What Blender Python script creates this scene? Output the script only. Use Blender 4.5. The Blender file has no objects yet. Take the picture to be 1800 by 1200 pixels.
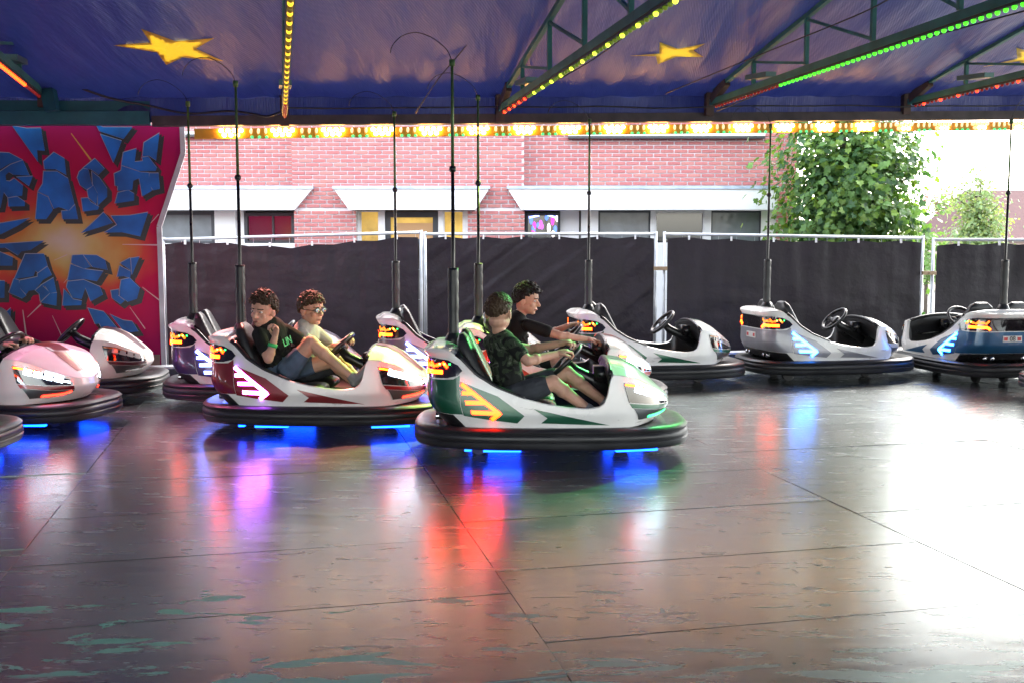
import bpy, bmesh, math, random
from mathutils import Vector as V, Matrix, noise
R = math.radians
random.seed(7)
sc = bpy.context.scene
col = sc.collection

# ------------------------------------------------------------------ camera, sky, sun, exposure
F, CAMH = 1838.0, 1.45
TILT = math.atan(172 / F)
cd = bpy.data.cameras.new('camera'); cam = bpy.data.objects.new('camera', cd); col.objects.link(cam)
cam.location = (0, 0, CAMH); cam.rotation_euler = (math.pi / 2 - TILT, 0, 0)
cd.sensor_width = 36; cd.lens = 36 * F / 1800; cd.clip_start = .05; cd.clip_end = 900
sc.camera = cam

SUN_EL, SUN_ROT = R(38), R(36)
w = bpy.data.worlds.new('World'); sc.world = w; w.use_nodes = True
wn = w.node_tree.nodes; wl = w.node_tree.links
bg = wn['Background']
sky = wn.new('ShaderNodeTexSky'); sky.sky_type = 'NISHITA'; sky.sun_disc = False
sky.sun_elevation = SUN_EL; sky.sun_rotation = SUN_ROT; sky.air_density = 1.4; sky.dust_density = 2.0
hs = wn.new('ShaderNodeHueSaturation'); hs.inputs['Saturation'].default_value = .35
wl.new(sky.outputs[0], hs.inputs['Color']); wl.new(hs.outputs[0], bg.inputs['Color'])
bg.inputs['Strength'].default_value = .15
sl = bpy.data.lights.new('sun', 'SUN'); so = bpy.data.objects.new('sun', sl); col.objects.link(so)
sl.energy = .5; sl.angle = R(45); sl.color = (1, .95, .88)
_d = V((math.sin(SUN_ROT) * math.cos(SUN_EL), math.cos(SUN_ROT) * math.cos(SUN_EL), math.sin(SUN_EL)))
so.rotation_euler = (-_d).to_track_quat('-Z', 'Y').to_euler()
vs = sc.view_settings
vs.view_transform = 'Standard'; vs.look = 'None'; vs.gamma = 1; vs.use_curve_mapping = False
vs.exposure = 3.3
sc.cycles.use_denoising = True
try: sc.cycles.denoiser = 'OPENIMAGEDENOISE'
except Exception: pass
sc.cycles.max_bounces = 8; sc.cycles.diffuse_bounces = 3; sc.cycles.glossy_bounces = 4
sc.cycles.transparent_max_bounces = 8; sc.cycles.sample_clamp_indirect = 6
sc.cycles.caustics_reflective = False; sc.cycles.caustics_refractive = False

# ------------------------------------------------------------------ helpers
def at(px, py, Y):
    a = px - 900; b = 600 - py
    r = V((a, F * math.cos(TILT) + b * math.sin(TILT), -F * math.sin(TILT) + b * math.cos(TILT)))
    return V((0, 0, CAMH)) + r * (Y / r.y)

def lerp(a, b, t): return a + (b - a) * t
def sstep(a, b, x):
    t = min(1, max(0, (x - a) / (b - a))); return t * t * (3 - 2 * t)
def interp(tab, x):
    if x <= tab[0][0]: return tab[0][1]
    for (a, b), (c, d) in zip(tab, tab[1:]):
        if x <= c: return lerp(b, d, (x - a) / (c - a)) if c > a else d
    return tab[-1][1]

class MB:
    def __init__(s): s.v = []; s.f = []
    def add(s, vs, fs):
        o = len(s.v); s.v += [tuple(p) for p in vs]; s.f += [tuple(i + o for i in f) for f in fs]; return s
    def box(s, lo, hi, mx=None):
        P = [V((x, y, z)) for x in (lo[0], hi[0]) for y in (lo[1], hi[1]) for z in (lo[2], hi[2])]
        if mx: P = [mx @ p for p in P]
        return s.add(P, [(0, 1, 3, 2), (4, 6, 7, 5), (0, 4, 5, 1), (2, 3, 7, 6), (0, 2, 6, 4), (1, 5, 7, 3)])
    def bar(s, a, b, w, h, up=(0, 0, 1)):
        a, b = V(a), V(b); d = (b - a).normalized(); r = d.cross(V(up))
        if r.length < 1e-4: r = d.cross(V((0, 1, 0)))
        r.normalize(); u = r.cross(d)
        P = [c + r * i * w / 2 + u * j * h / 2 for c in (a, b) for i, j in ((-1, -1), (1, -1), (1, 1), (-1, 1))]
        return s.add(P, [(3, 2, 1, 0), (4, 5, 6, 7), (0, 1, 5, 4), (1, 2, 6, 5), (2, 3, 7, 6), (3, 0, 4, 7)])
    def tube(s, pts, r, n=8, cap=True):
        pts = [V(p) for p in pts]; rs = r if isinstance(r, (list, tuple)) else [r] * len(pts)
        rings = []; pu = None
        for i, p in enumerate(pts):
            d = (pts[min(i + 1, len(pts) - 1)] - pts[max(i - 1, 0)]).normalized()
            if pu is None: pu = d.orthogonal().normalized()
            u = (pu - d * pu.dot(d)); u = u.normalized() if u.length > 1e-6 else d.orthogonal().normalized()
            pu = u; q = d.cross(u)
            rings.append([p + (u * math.cos(2 * math.pi * k / n) + q * math.sin(2 * math.pi * k / n)) * rs[i] for k in range(n)])
        vs = [x for g in rings for x in g]; fs = []
        for i in range(len(pts) - 1):
            for k in range(n):
                a = i * n + k; b = i * n + (k + 1) % n
                fs.append((a, b, b + n, a + n))
        if cap: fs += [tuple(reversed(range(n))), tuple((len(pts) - 1) * n + k for k in range(n))]
        return s.add(vs, fs)
    def grid(s, fn, nu, nv, cu=False, flip=False):
        vs = [fn(i / (nu if cu else nu - 1), j / (nv - 1)) for i in range(nu) for j in range(nv)]; fs = []
        for i in range(nu if cu else nu - 1):
            for j in range(nv - 1):
                a = i * nv + j; b = ((i + 1) % nu) * nv + j
                fs.append((a, a + 1, b + 1, b) if flip else (a, b, b + 1, a + 1))
        return s.add(vs, fs)
    def ell(s, c, ax, n=12, m=8):
        """ellipsoid; ax = three axis vectors"""
        c = V(c); ax = [V(a) for a in ax]
        vs = [c + ax[2]]
        for j in range(1, m):
            t = math.pi * j / m
            for k in range(n):
                p = 2 * math.pi * k / n
                vs.append(c + ax[0] * (math.sin(t) * math.cos(p)) + ax[1] * (math.sin(t) * math.sin(p)) + ax[2] * math.cos(t))
        vs.append(c - ax[2]); fs = []
        for k in range(n): fs.append((0, 1 + k, 1 + (k + 1) % n))
        for j in range(m - 2):
            for k in range(n):
                a = 1 + j * n + k; b = 1 + j * n + (k + 1) % n
                fs.append((a, a + n, b + n, b))
        e = len(vs) - 1
        for k in range(n): fs.append((e, e - n + (k + 1) % n, e - n + k))
        return s.add(vs, fs)
    def ball(s, c, r, n=12, m=8): return s.ell(c, ((r, 0, 0), (0, r, 0), (0, 0, r)), n, m)
    def caps(s, a, b, ra, rb, n=12):
        """closed tapered capsule"""
        a, b = V(a), V(b); d = (b - a); L = d.length
        d = d / L if L > 1e-6 else V((0, 0, 1)); u = d.orthogonal().normalized(); q = d.cross(u)
        prof = [(-ra, 0.02 * ra), (-ra * .8, ra * .6), (-ra * .4, ra * .92), (0, ra), (L * .5, (ra + rb) / 2), (L, rb), (L + rb * .4, rb * .92), (L + rb * .8, rb * .6), (L + rb, rb * .02)]
        vs = [a + d * h + (u * math.cos(2 * math.pi * k / n) + q * math.sin(2 * math.pi * k / n)) * r for h, r in prof for k in range(n)]
        fs = []
        for i in range(len(prof) - 1):
            for k in range(n):
                x = i * n + k; y = i * n + (k + 1) % n; fs.append((x, y, y + n, x + n))
        fs += [tuple(reversed(range(n))), tuple((len(prof) - 1) * n + k for k in range(n))]
        return s.add(vs, fs)
    def prism(s, poly, off):
        """polygon (3-D points) extruded by vector off, closed"""
        poly = [V(p) for p in poly]; off = V(off); n = len(poly)
        vs = poly + [p + off for p in poly]
        fs = [tuple(reversed(range(n))), tuple(range(n, 2 * n))] + [(i, (i + 1) % n, (i + 1) % n + n, i + n) for i in range(n)]
        return s.add(vs, fs)
    def mesh(s, name, smooth=False, fix=True):
        me = bpy.data.meshes.new(name); me.from_pydata(s.v, [], s.f)
        if fix:
            bm = bmesh.new(); bm.from_mesh(me); bmesh.ops.recalc_face_normals(bm, faces=bm.faces); bm.to_mesh(me); bm.free()
        if smooth:
            me.polygons.foreach_set('use_smooth', [True] * len(me.polygons))
        me.update(); return me
    def build(s, name, mat, parent=None, smooth=False, fix=True, auto=None):
        me = s.mesh(name, smooth or auto is not None, fix)
        if auto is not None: sharp(me, auto)
        return obj(name, me, mat, parent)

def sharp(me, ang=35):
    try: me.set_sharp_from_angle(angle=R(ang))
    except Exception: pass

def obj(name, me, mat=None, parent=None):
    o = bpy.data.objects.new(name, me); col.objects.link(o)
    if mat is not None:
        if not me.materials: me.materials.append(mat)
        if me.materials[0] != mat:
            o.material_slots[0].link = 'OBJECT'; o.material_slots[0].material = mat
    if parent: o.parent = parent
    return o

def empty(name, loc=(0, 0, 0), rz=0):
    o = bpy.data.objects.new(name, None); col.objects.link(o); o.location = loc; o.rotation_euler = (0, 0, rz)
    o.empty_display_size = .1; return o
def tag(o, label=None, cat=None, group=None, kind=None):
    if label: o['label'] = label
    if cat: o['category'] = cat
    if group: o['group'] = group
    if kind: o['kind'] = kind
    return o

# ------------------------------------------------------------------ materials
MATS = {}
def nodes(m): return m.node_tree.nodes, m.node_tree.links
def pr(name, c, rough=.5, metal=0, coat=0, em=None, es=0, var=0, vs=6, bump=0, bs=40, spec=.5, coatr=.05, rv=0):
    if name in MATS: return MATS[name]
    m = bpy.data.materials.new(name); m.use_nodes = True; n, l = nodes(m); b = n['Principled BSDF']
    b.inputs['Base Color'].default_value = (*c, 1); b.inputs['Roughness'].default_value = rough
    b.inputs['Metallic'].default_value = metal; b.inputs['Coat Weight'].default_value = coat
    b.inputs['Coat Roughness'].default_value = coatr; b.inputs['Specular IOR Level'].default_value = spec
    if em: b.inputs['Emission Color'].default_value = (*em, 1); b.inputs['Emission Strength'].default_value = es
    if var or bump or rv:
        tc = n.new('ShaderNodeTexCoord')
        nz = n.new('ShaderNodeTexNoise'); nz.inputs['Scale'].default_value = vs; nz.inputs['Detail'].default_value = 6
        l.new(tc.outputs['Object'], nz.inputs['Vector'])
        if var:
            mx = n.new('ShaderNodeMix'); mx.data_type = 'RGBA'
            mx.inputs['A'].default_value = (*[x * (1 - var) for x in c], 1); mx.inputs['B'].default_value = (*[min(1, x * (1 + var)) for x in c], 1)
            cr = n.new('ShaderNodeMapRange'); cr.inputs['From Min'].default_value = .3; cr.inputs['From Max'].default_value = .7
            l.new(nz.outputs['Fac'], cr.inputs['Value']); l.new(cr.outputs[0], mx.inputs['Factor']); l.new(mx.outputs['Result'], b.inputs['Base Color'])
        if rv:
            cr2 = n.new('ShaderNodeMapRange'); cr2.inputs['From Min'].default_value = .3; cr2.inputs['From Max'].default_value = .7
            cr2.inputs['To Min'].default_value = max(.02, rough - rv); cr2.inputs['To Max'].default_value = min(1, rough + rv)
            l.new(nz.outputs['Fac'], cr2.inputs['Value']); l.new(cr2.outputs[0], b.inputs['Roughness'])
        if bump:
            n2 = n.new('ShaderNodeTexNoise'); n2.inputs['Scale'].default_value = bs; n2.inputs['Detail'].default_value = 5
            l.new(tc.outputs['Object'], n2.inputs['Vector'])
            bp = n.new('ShaderNodeBump'); bp.inputs['Strength'].default_value = bump; bp.inputs['Distance'].default_value = .01
            l.new(n2.outputs['Fac'], bp.inputs['Height']); l.new(bp.outputs[0], b.inputs['Normal'])
    MATS[name] = m; return m
def glow(name, c, s, base=None): return pr(name, base or tuple(x * .5 for x in c), .3, em=c, es=s)

def white_mat():
    m = pr('car_white', (.72, .715, .70), .24, 0, .35, var=.05, vs=5, rv=.07); n, l = nodes(m); b = n['Principled BSDF']
    src = b.inputs['Base Color'].links[0].from_socket; tc = n.new('ShaderNodeTexCoord'); oi = n.new('ShaderNodeObjectInfo')
    ad = n.new('ShaderNodeVectorMath'); ad.operation = 'ADD'; mu = n.new('ShaderNodeVectorMath'); mu.operation = 'SCALE'; mu.inputs[0].default_value = (37, 11, 5)
    l.new(oi.outputs['Random'], mu.inputs['Scale']); l.new(tc.outputs['Object'], ad.inputs[0]); l.new(mu.outputs[0], ad.inputs[1])
    mp = n.new('ShaderNodeMapping'); mp.inputs['Scale'].default_value = (3, 6, 22); l.new(ad.outputs[0], mp.inputs['Vector'])
    nz = n.new('ShaderNodeTexNoise'); nz.inputs['Scale'].default_value = 1.5; nz.inputs['Detail'].default_value = 8; nz.inputs['Roughness'].default_value = .7; l.new(mp.outputs[0], nz.inputs['Vector'])
    sp = n.new('ShaderNodeSeparateXYZ'); l.new(tc.outputs['Object'], sp.inputs[0])
    lo = n.new('ShaderNodeMapRange'); lo.inputs['From Min'].default_value = .24; lo.inputs['From Max'].default_value = .5; lo.inputs['To Min'].default_value = .60; lo.inputs['To Max'].default_value = .70; l.new(sp.outputs['Z'], lo.inputs['Value'])
    df = n.new('ShaderNodeMath'); df.operation = 'SUBTRACT'; l.new(nz.outputs['Fac'], df.inputs[0]); l.new(lo.outputs[0], df.inputs[1])
    ms = n.new('ShaderNodeMapRange'); ms.inputs['From Min'].default_value = 0; ms.inputs['From Max'].default_value = .05; ms.inputs['To Max'].default_value = .55; l.new(df.outputs[0], ms.inputs['Value'])
    mx = n.new('ShaderNodeMix'); mx.data_type = 'RGBA'; l.new(ms.outputs[0], mx.inputs['Factor']); l.new(src, mx.inputs['A']); mx.inputs['B'].default_value = (.10, .095, .09, 1)
    l.new(mx.outputs['Result'], b.inputs['Base Color']); return m
WHITE = white_mat()
BLACKP = pr('black_plastic', (.012, .012, .013), .33, var=.3, rv=.1)
RUBBER = pr('bumper_rubber', (.018, .018, .02), .45, var=.2, vs=5, bump=.05, bs=60, rv=.1)
VINYL = pr('seat_vinyl', (.018, .019, .02), .38, bump=.12, bs=120)
TUB = pr('tub_dark', (.02, .02, .022), .6, var=.3)
LENS = pr('lamp_lens', (.012, .01, .012), .06, 0, 1)
SILVER = pr('silver_trim', (.45, .46, .48), .25, .9)
CHROME = pr('chrome', (.6, .6, .62), .15, 1)
def paint(name, c): return pr('paint_' + name, c, .34, .25, .5, var=.15, vs=7)
PAINT = dict(green=paint('green', (.002, .075, .035)), red=paint('red', (.17, .003, .008)), purple=paint('purple', (.04, .018, .085)),
             orange=paint('orange', (.36, .03, .006)), silver=paint('silver', (.24, .24, .27)), teal=paint('teal', (.010, .075, .17)),
             maroon=paint('maroon', (.05, .008, .015)), blue=paint('blue', (.012, .03, .13)), greysil=paint('greysil', (.16, .15, .17)), navy=paint('navy', (.015, .02, .06)))
E_ORANGE = glow('led_orange', (1, .012, .0006), 6)
E_AMBER = glow('led_amber', (1, .04, .0015), 5)
E_CYAN = glow('led_cyan', (.02, .22, 1), 4)
E_VIOLET = glow('led_violet', (.48, .11, 1), 5)
E_BLUEW = glow('led_bluewhite', (.12, .20, 1), 4)
E_UNDER = glow('led_underglow', (.002, .05, 1), 2.4)
E_HEAD = glow('led_headlight', (.70, .85, 1), 2.6)
E_RED = glow('led_red', (1, .015, .006), 2)
E_GREENDOT = glow('led_green', (.02, 1, .1), 1.2)
OFFLED = pr('led_unlit', (.35, .36, .37), .15, 0, 1)

# ------------------------------------------------------------------ rink frame: l runs along the back edge, s comes from it towards the viewer
PH = R(13)
LD = V((math.cos(PH), math.sin(PH), 0)); SD = V((math.sin(PH), -math.cos(PH), 0)); O0 = V((-.125, 11.5, 0))
def rk(l, s, z=0): return O0 + LD * l + SD * s + V((0, 0, z))
L0, L1, S1 = -7.86, 9.05, 9.9

# ---- ground
GND = pr('paving', (.16, .155, .15), .85, var=.25, vs=1.2, bump=.3, bs=20)
g = MB(); g.add([(-300, -300, -.45), (300, -300, -.45), (300, 300, -.45), (-300, 300, -.45)], [(0, 1, 2, 3)])
tag(g.build('ground', GND), 'grey paved ground around the ride', kind='structure')

# ---- rink floor
def floor_mat():
    m = bpy.data.materials.new('steel_plate'); m.use_nodes = True; n, l = nodes(m); b = n['Principled BSDF']
    geo = n.new('ShaderNodeNewGeometry'); oi = n.new('ShaderNodeObjectInfo')
    def noise_(sc_, det=6, dist=0, vec=None, rough=.6):
        t = n.new('ShaderNodeTexNoise'); t.inputs['Scale'].default_value = sc_; t.inputs['Detail'].default_value = det
        t.inputs['Distortion'].default_value = dist; t.inputs['Roughness'].default_value = rough
        l.new(vec or geo.outputs['Position'], t.inputs['Vector']); return t.outputs['Fac']
    def mapr(v, a, b_, c=0, d=1):
        t = n.new('ShaderNodeMapRange'); t.inputs['From Min'].default_value = a; t.inputs['From Max'].default_value = b_
        t.inputs['To Min'].default_value = c; t.inputs['To Max'].default_value = d; l.new(v, t.inputs['Value']); return t.outputs[0]
    def math_(op, a, b_):
        t = n.new('ShaderNodeMath'); t.operation = op
        for i, x in enumerate((a, b_)):
            if isinstance(x, (int, float)): t.inputs[i].default_value = x
            else: l.new(x, t.inputs[i])
        return t.outputs[0]
    def mix(fac, a, b_):
        t = n.new('ShaderNodeMix'); t.data_type = 'RGBA'
        l.new(fac, t.inputs['Factor'])
        for k, x in (('A', a), ('B', b_)):
            if isinstance(x, tuple): t.inputs[k].default_value = (*x, 1)
            else: l.new(x, t.inputs[k])
        return t.outputs['Result']
    # streaked along the driving direction
    mp = n.new('ShaderNodeMapping'); mp.inputs['Scale'].default_value = (.55, 3.2, 1); mp.inputs['Rotation'].default_value = (0, 0, R(-6))
    l.new(geo.outputs['Position'], mp.inputs['Vector'])
    st = noise_(4.5, 8, .4, mp.outputs[0]); bigv = noise_(.7, 4); fine = noise_(26, 5, 0, mp.outputs[0])
    base = mix(mapr(st, .35, .68), (.165, .20, .195), (.285, .335, .33))
    base = mix(mapr(bigv, .35, .65, 0, .4), base, (.24, .245, .235))
    base = mix(mapr(fine, .6, .75, 0, .25), base, (.15, .148, .145))
    rnd = mapr(oi.outputs['Random'], 0, 1, 0, .22)
    base = mix(rnd, base, (.12, .115, .11))
    # dark rubber scuffs
    mp2 = n.new('ShaderNodeMapping'); mp2.inputs['Scale'].default_value = (1.1, 5, 1); mp2.inputs['Rotation'].default_value = (0, 0, R(22))
    l.new(geo.outputs['Position'], mp2.inputs['Vector'])
    scf = mapr(noise_(3.1, 3, 1.2, mp2.outputs[0]), .645, .69)
    base = mix(math_('MULTIPLY', scf, .42), base, (.09, .088, .086))
    # remains of old turquoise paint, only where cars rarely go (near the front edge)
    sep = n.new('ShaderNodeSeparateXYZ'); l.new(geo.outputs['Position'], sep.inputs[0])
    near = mapr(sep.outputs['Y'], 4.75, 3.3)
    mp3 = n.new('ShaderNodeMapping'); mp3.inputs['Scale'].default_value = (.75, 2.6, 1); mp3.inputs['Rotation'].default_value = (0, 0, R(-14))
    l.new(geo.outputs['Position'], mp3.inputs['Vector'])
    pn = noise_(2.6, 7, .5, mp3.outputs[0], .64)
    pn2 = math_('ADD', pn, math_('MULTIPLY', math_('SUBTRACT', near, 1), .15))
    pm = mapr(pn2, .525, .54); pm = math_('MULTIPLY', pm, mapr(fine, .25, .42))
    left = mapr(sep.outputs['X'], -.6, .9, 1, .35)
    pm = math_('MULTIPLY', pm, math_('MULTIPLY', left, mapr(near, 0, .15)))
    colr = mix(pm, base, (.09, .25, .21))
    l.new(colr, b.inputs['Base Color'])
    l.new(mapr(pm, 0, 1, .88, 0), b.inputs['Metallic'])
    ro = math_('ADD', mapr(st, .3, .7, .20, .29), math_('MULTIPLY', scf, .08))
    ro = math_('ADD', ro, math_('MULTIPLY', pm, .2)); l.new(ro, b.inputs['Roughness'])
    bp = n.new('ShaderNodeBump'); bp.inputs['Strength'].default_value = .08; bp.inputs['Distance'].default_value = .006
    l.new(math_('ADD', math_('MULTIPLY', st, .7), math_('MULTIPLY', fine, .15)), bp.inputs['Height']); l.new(bp.outputs[0], b.inputs['Normal'])
    # worn steel scatters a broad haze next to the clear reflection
    b2 = n.new('ShaderNodeBsdfPrincipled'); l.new(colr, b2.inputs['Base Color']); l.new(mapr(pm, 0, 1, .9, 0), b2.inputs['Metallic']); b2.inputs['Roughness'].default_value = .50
    mxs = n.new('ShaderNodeMixShader'); l.new(mapr(bigv, .3, .7, .12, .26), mxs.inputs[0]); l.new(b.outputs[0], mxs.inputs[1]); l.new(b2.outputs[0], mxs.inputs[2])
    l.new(mxs.outputs[0], n['Material Output'].inputs[0])
    return m
STEEL = floor_mat()
fl = MB(); fl.prism([rk(L0 - .12, -.12, -.45), rk(L1 + .12, -.12, -.45), rk(L1 + .12, S1 + .05, -.45), rk(L0 - .12, S1 + .05, -.45)], (0, 0, .432))
rink = tag(fl.build('rink_floor', pr('rink_base', (.09, .088, .085), .7)), 'raised steel plate floor of the bumper car rink', kind='structure')
PW, PL = 2.115, .85
plate = MB()
def pl_(i, j):
    return None
g, g2 = .0017, .0008
plate.prism([(g, g2, -.016), (PW - g, g2, -.016), (PW - g, PL - g2, -.016), (g, PL - g2, -.016)], (0, 0, .016))
pme = plate.mesh('floor_plate'); 
bm = bmesh.new(); bm.from_mesh(pme)
bmesh.ops.bevel(bm, geom=[e for e in bm.edges if all(v.co.z > -.001 for v in e.verts)], offset=.0014, segments=1, affect='EDGES'); bm.to_mesh(pme); bm.free()
rr = random.Random(3)
li = 0; l = L0
while l < L1 - .3:
    off = .0 if li % 2 else .30
    ss = -PL + off
    sidx = 0
    while ss < S1:
        o = obj('floor_plate', pme, STEEL, rink)
        # local x -> l, local y -> -s so that z stays up
        p = rk(l, ss + PL)
        if ss + PL > S1 + .4: col.objects.unlink(o); bpy.data.objects.remove(o); break
        if ss < -.12:
            o.scale = (1, (PL + ss + .1) / PL, 1)
        o.location = p + V((0, 0, rr.uniform(-.0012, .0012)))
        o.rotation_euler = (rr.gauss(0, .0013), rr.gauss(0, .0007), PH)
        ss += PL
    l += PW; li += 1

# ---- kerb along the back edge: rubbing rail on blocks
KB = pr('kerb_steel', (.09, .09, .10), .45, .6, var=.3)
kb = MB()
kb.bar(rk(L0 - .1, -.22, .075), rk(L1 + .1, -.22, .075), .16, .15)
kerb = tag(kb.build('rink_kerb', KB), 'low dark steel kerb along the rear edge of the rink', kind='structure')
MB().bar(rk(L0 - .1, -.2, .165), rk(L1 + .1, -.2, .165), .2, .022).build('kerb_capping', pr('kerb_cap', (.5, .5, .53), .35, .5, var=.1), kerb)

# ------------------------------------------------------------------ canopy
def ztilt(l): return .033 * l
CZ = 2.92
def tarp_z(l, s):
    k = s if s < 6.0 else 12.0 - s
    # the sheet sags between the trusses and is tied down at the rear edge
    bay = ((l + .03) / 2.42) % 1.0
    sag = -.085 * math.sin(math.pi * bay) ** 1.3 * sstep(.0, 1.2, s)
    return CZ + ztilt(l) + .14 + .172 * k + sag + .012 * noise.noise(V((l * 1.7, s * 1.1, 0))) + .02 * noise.noise(V((l * 5, s * .5, 4)))
def tarp_mat():
    m = bpy.data.materials.new('tarpaulin'); m.use_nodes = True; n, l = nodes(m); b = n['Principled BSDF']
    tc = n.new('ShaderNodeTexCoord')
    nz = n.new('ShaderNodeTexNoise'); nz.inputs['Scale'].default_value = 1.1; nz.inputs['Detail'].default_value = 5
    l.new(tc.outputs['Object'], nz.inputs['Vector'])
    cr = n.new('ShaderNodeMix'); cr.data_type = 'RGBA'; cr.inputs['A'].default_value = (.010, .020, .12, 1); cr.inputs['B'].default_value = (.018, .030, .17, 1)
    l.new(nz.outputs['Fac'], cr.inputs['Factor']); l.new(cr.outputs['Result'], b.inputs['Base Color'])
    b.inputs['Roughness'].default_value = .40; b.inputs['Specular IOR Level'].default_value = .7
    mp = n.new('ShaderNodeMapping'); mp.inputs['Rotation'].default_value = (0, 0, PH); l.new(tc.outputs['Object'], mp.inputs['Vector'])
    ws = []
    for ax in ('X', 'Y'):
        wv = n.new('ShaderNodeTexWave'); wv.bands_direction = ax; wv.inputs['Scale'].default_value = 14; wv.inputs['Distortion'].default_value = .4
        l.new(mp.outputs[0], wv.inputs['Vector']); ws.append(wv.outputs['Fac'])
    ad = n.new('ShaderNodeMath'); ad.operation = 'ADD'; l.new(ws[0], ad.inputs[0]); l.new(ws[1], ad.inputs[1])
    mp2 = n.new('ShaderNodeMapping'); mp2.inputs['Rotation'].default_value = (0, 0, -PH); mp2.inputs['Scale'].default_value = (3.0, .35, 1); l.new(tc.outputs['Object'], mp2.inputs['Vector'])
    cre = n.new('ShaderNodeTexNoise'); cre.inputs['Scale'].default_value = 1.6; cre.inputs['Detail'].default_value = 4; l.new(mp2.outputs[0], cre.inputs['Vector'])
    b1 = n.new('ShaderNodeBump'); b1.inputs['Strength'].default_value = .5; b1.inputs['Distance'].default_value = .09; l.new(cre.outputs['Fac'], b1.inputs['Height'])
    bp = n.new('ShaderNodeBump'); bp.inputs['Strength'].default_value = .22; bp.inputs['Distance'].default_value = .006
    l.new(ad.outputs[0], bp.inputs['Height']); l.new(b1.outputs[0], bp.inputs['Normal']); l.new(bp.outputs[0], b.inputs['Normal'])
    tr = n.new('ShaderNodeBsdfTranslucent'); tr.inputs['Color'].default_value = (.0012, .0018, .009, 1)
    ad2 = n.new('ShaderNodeAddShader'); l.new(b.outputs[0], ad2.inputs[0]); l.new(tr.outputs[0], ad2.inputs[1]); l.new(ad2.outputs[0], n['Material Output'].inputs[0])
    return m
TARP = tarp_mat()
CL0, CL1, CS0, CS1 = -8.6, 10.0, -.12, 13.4  # roof carried on behind the viewer, unseen, to cut the skylight
def tp(l, s): return rk(l, s, tarp_z(l, s))
canopy = empty('canopy', rk(0, 0, 0)); canopy.location = (0, 0, 0)
tag(canopy, 'dark blue tarpaulin canopy with yellow stars spanning the rink', 'canopy')
t = MB(); TARP_LATER = True
# hanging hem along the rear edge
def hem(u, v):
    l = lerp(CL0, CL1, u); z = tarp_z(l, CS0)
    return rk(l, CS0 + .03 * math.sin(l * 3.1) * v + .012 * math.sin(l * 11) * v, z + .012 - .26 * v)
MB().grid(hem, 520, 4).build('hem', TARP, canopy, smooth=True)
YEL = pr('star_yellow', (.80, .54, .02), .5, var=.08, vs=3)
n, l = nodes(YEL); tr_ = n.new('ShaderNodeBsdfTranslucent'); tr_.inputs['Color'].default_value = (.12, .07, .002, 1)
ad_ = n.new('ShaderNodeAddShader'); l.new(n['Principled BSDF'].outputs[0], ad_.inputs[0]); l.new(tr_.outputs[0], ad_.inputs[1]); l.new(ad_.outputs[0], n['Material Output'].inputs[0])
def on_tarp(px, py):
    lo, hi = 3.0, 14.0
    f = lambda Y: (lambda p: p.z - (lambda q: tarp_z(q.dot(LD), q.dot(SD)))(p - O0))(at(px, py, Y))
    # below the sheet (negative) near the viewer, above it beyond
    for _ in range(40):
        mid = (lo + hi) / 2
        if f(mid) < 0: lo = mid
        else: hi = mid
    return at(px, py, lo)
STARS = []
def star(outer, inner, ox, sc_):
    c2 = []
    for a, b in zip(outer, inner): c2 += [a, b]
    c2 = [(x / sc_ + ox, y / sc_) for x, y in c2]
    cx = sum(p[0] for p in c2) / len(c2); cy = sum(p[1] for p in c2) / len(c2)
    bm = bmesh.new(); vs_ = [bm.verts.new((x, y, 0)) for x, y in c2]; cv = bm.verts.new((cx, cy, 0))
    for i in range(len(vs_)): bm.faces.new((vs_[i], vs_[(i + 1) % len(vs_)], cv))
    bmesh.ops.subdivide_edges(bm, edges=bm.edges[:], cuts=4, use_grid_fill=True)
    bmesh.ops.triangulate(bm, faces=bm.faces[:])
    for v in bm.verts:
        q = on_tarp(v.co.x, v.co.y); v.co = q - V((0, 0, .006))
    STARS.append([((on_tarp(x, y) - O0).dot(LD), (on_tarp(x, y) - O0).dot(SD)) for x, y in c2])
    me = bpy.data.meshes.new('star'); bm.to_mesh(me); bm.free()
    return obj('star', me, YEL, canopy)
star([(510, 203), (637, 128), (968, 170), (1010, 275), (752, 292)], [(680, 190), (795, 185), (885, 218), (825, 258), (708, 235)], 0, 2.571)
star([(1385, 303), (1550, 228), (1800, 235), (1790, 310), (1540, 350)], [(1548, 290), (1650, 265), (1735, 274), (1640, 308), (1530, 305)], 660, 3.103)
star([(1580, 352), (1760, 250), (2010, 262), (2040, 330), (1850, 372)], [(1765, 308), (1880, 285), (1960, 296), (1880, 330), (1770, 320)], 1200, 3)

# blue sheet cut away behind the printed stars so skylight brightens them
def inside(P, x, y):
    r_ = False
    for i in range(len(P)):
        (x1, y1), (x2, y2) = P[i - 1], P[i]
        if (y1 > y) != (y2 > y) and x < (x2 - x1) * (y - y1) / (y2 - y1) + x1: r_ = not r_
    return r_
def shrink(P, k=.91):
    cx = sum(p[0] for p in P) / len(P); cy = sum(p[1] for p in P) / len(P); return [(cx + (x - cx) * k, cy + (y - cy) * k) for x, y in P]
STARS = [shrink(P) for P in STARS]
BB = [(min(p[0] for p in P), max(p[0] for p in P), min(p[1] for p in P), max(p[1] for p in P), P) for P in STARS]
def in_star(l, s): return any(a <= l <= b and c <= s <= d and inside(P, l, s) for a, b, c, d, P in BB)
NU, NV = 520, 380
tv = []; hole = []
for i in range(NU):
    for j in range(NV):
        l_, s_ = lerp(CL0, CL1, i / (NU - 1)), lerp(CS0, CS1, j / (NV - 1)); tv.append(tp(l_, s_)); hole.append(in_star(l_, s_))
tf = []
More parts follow.
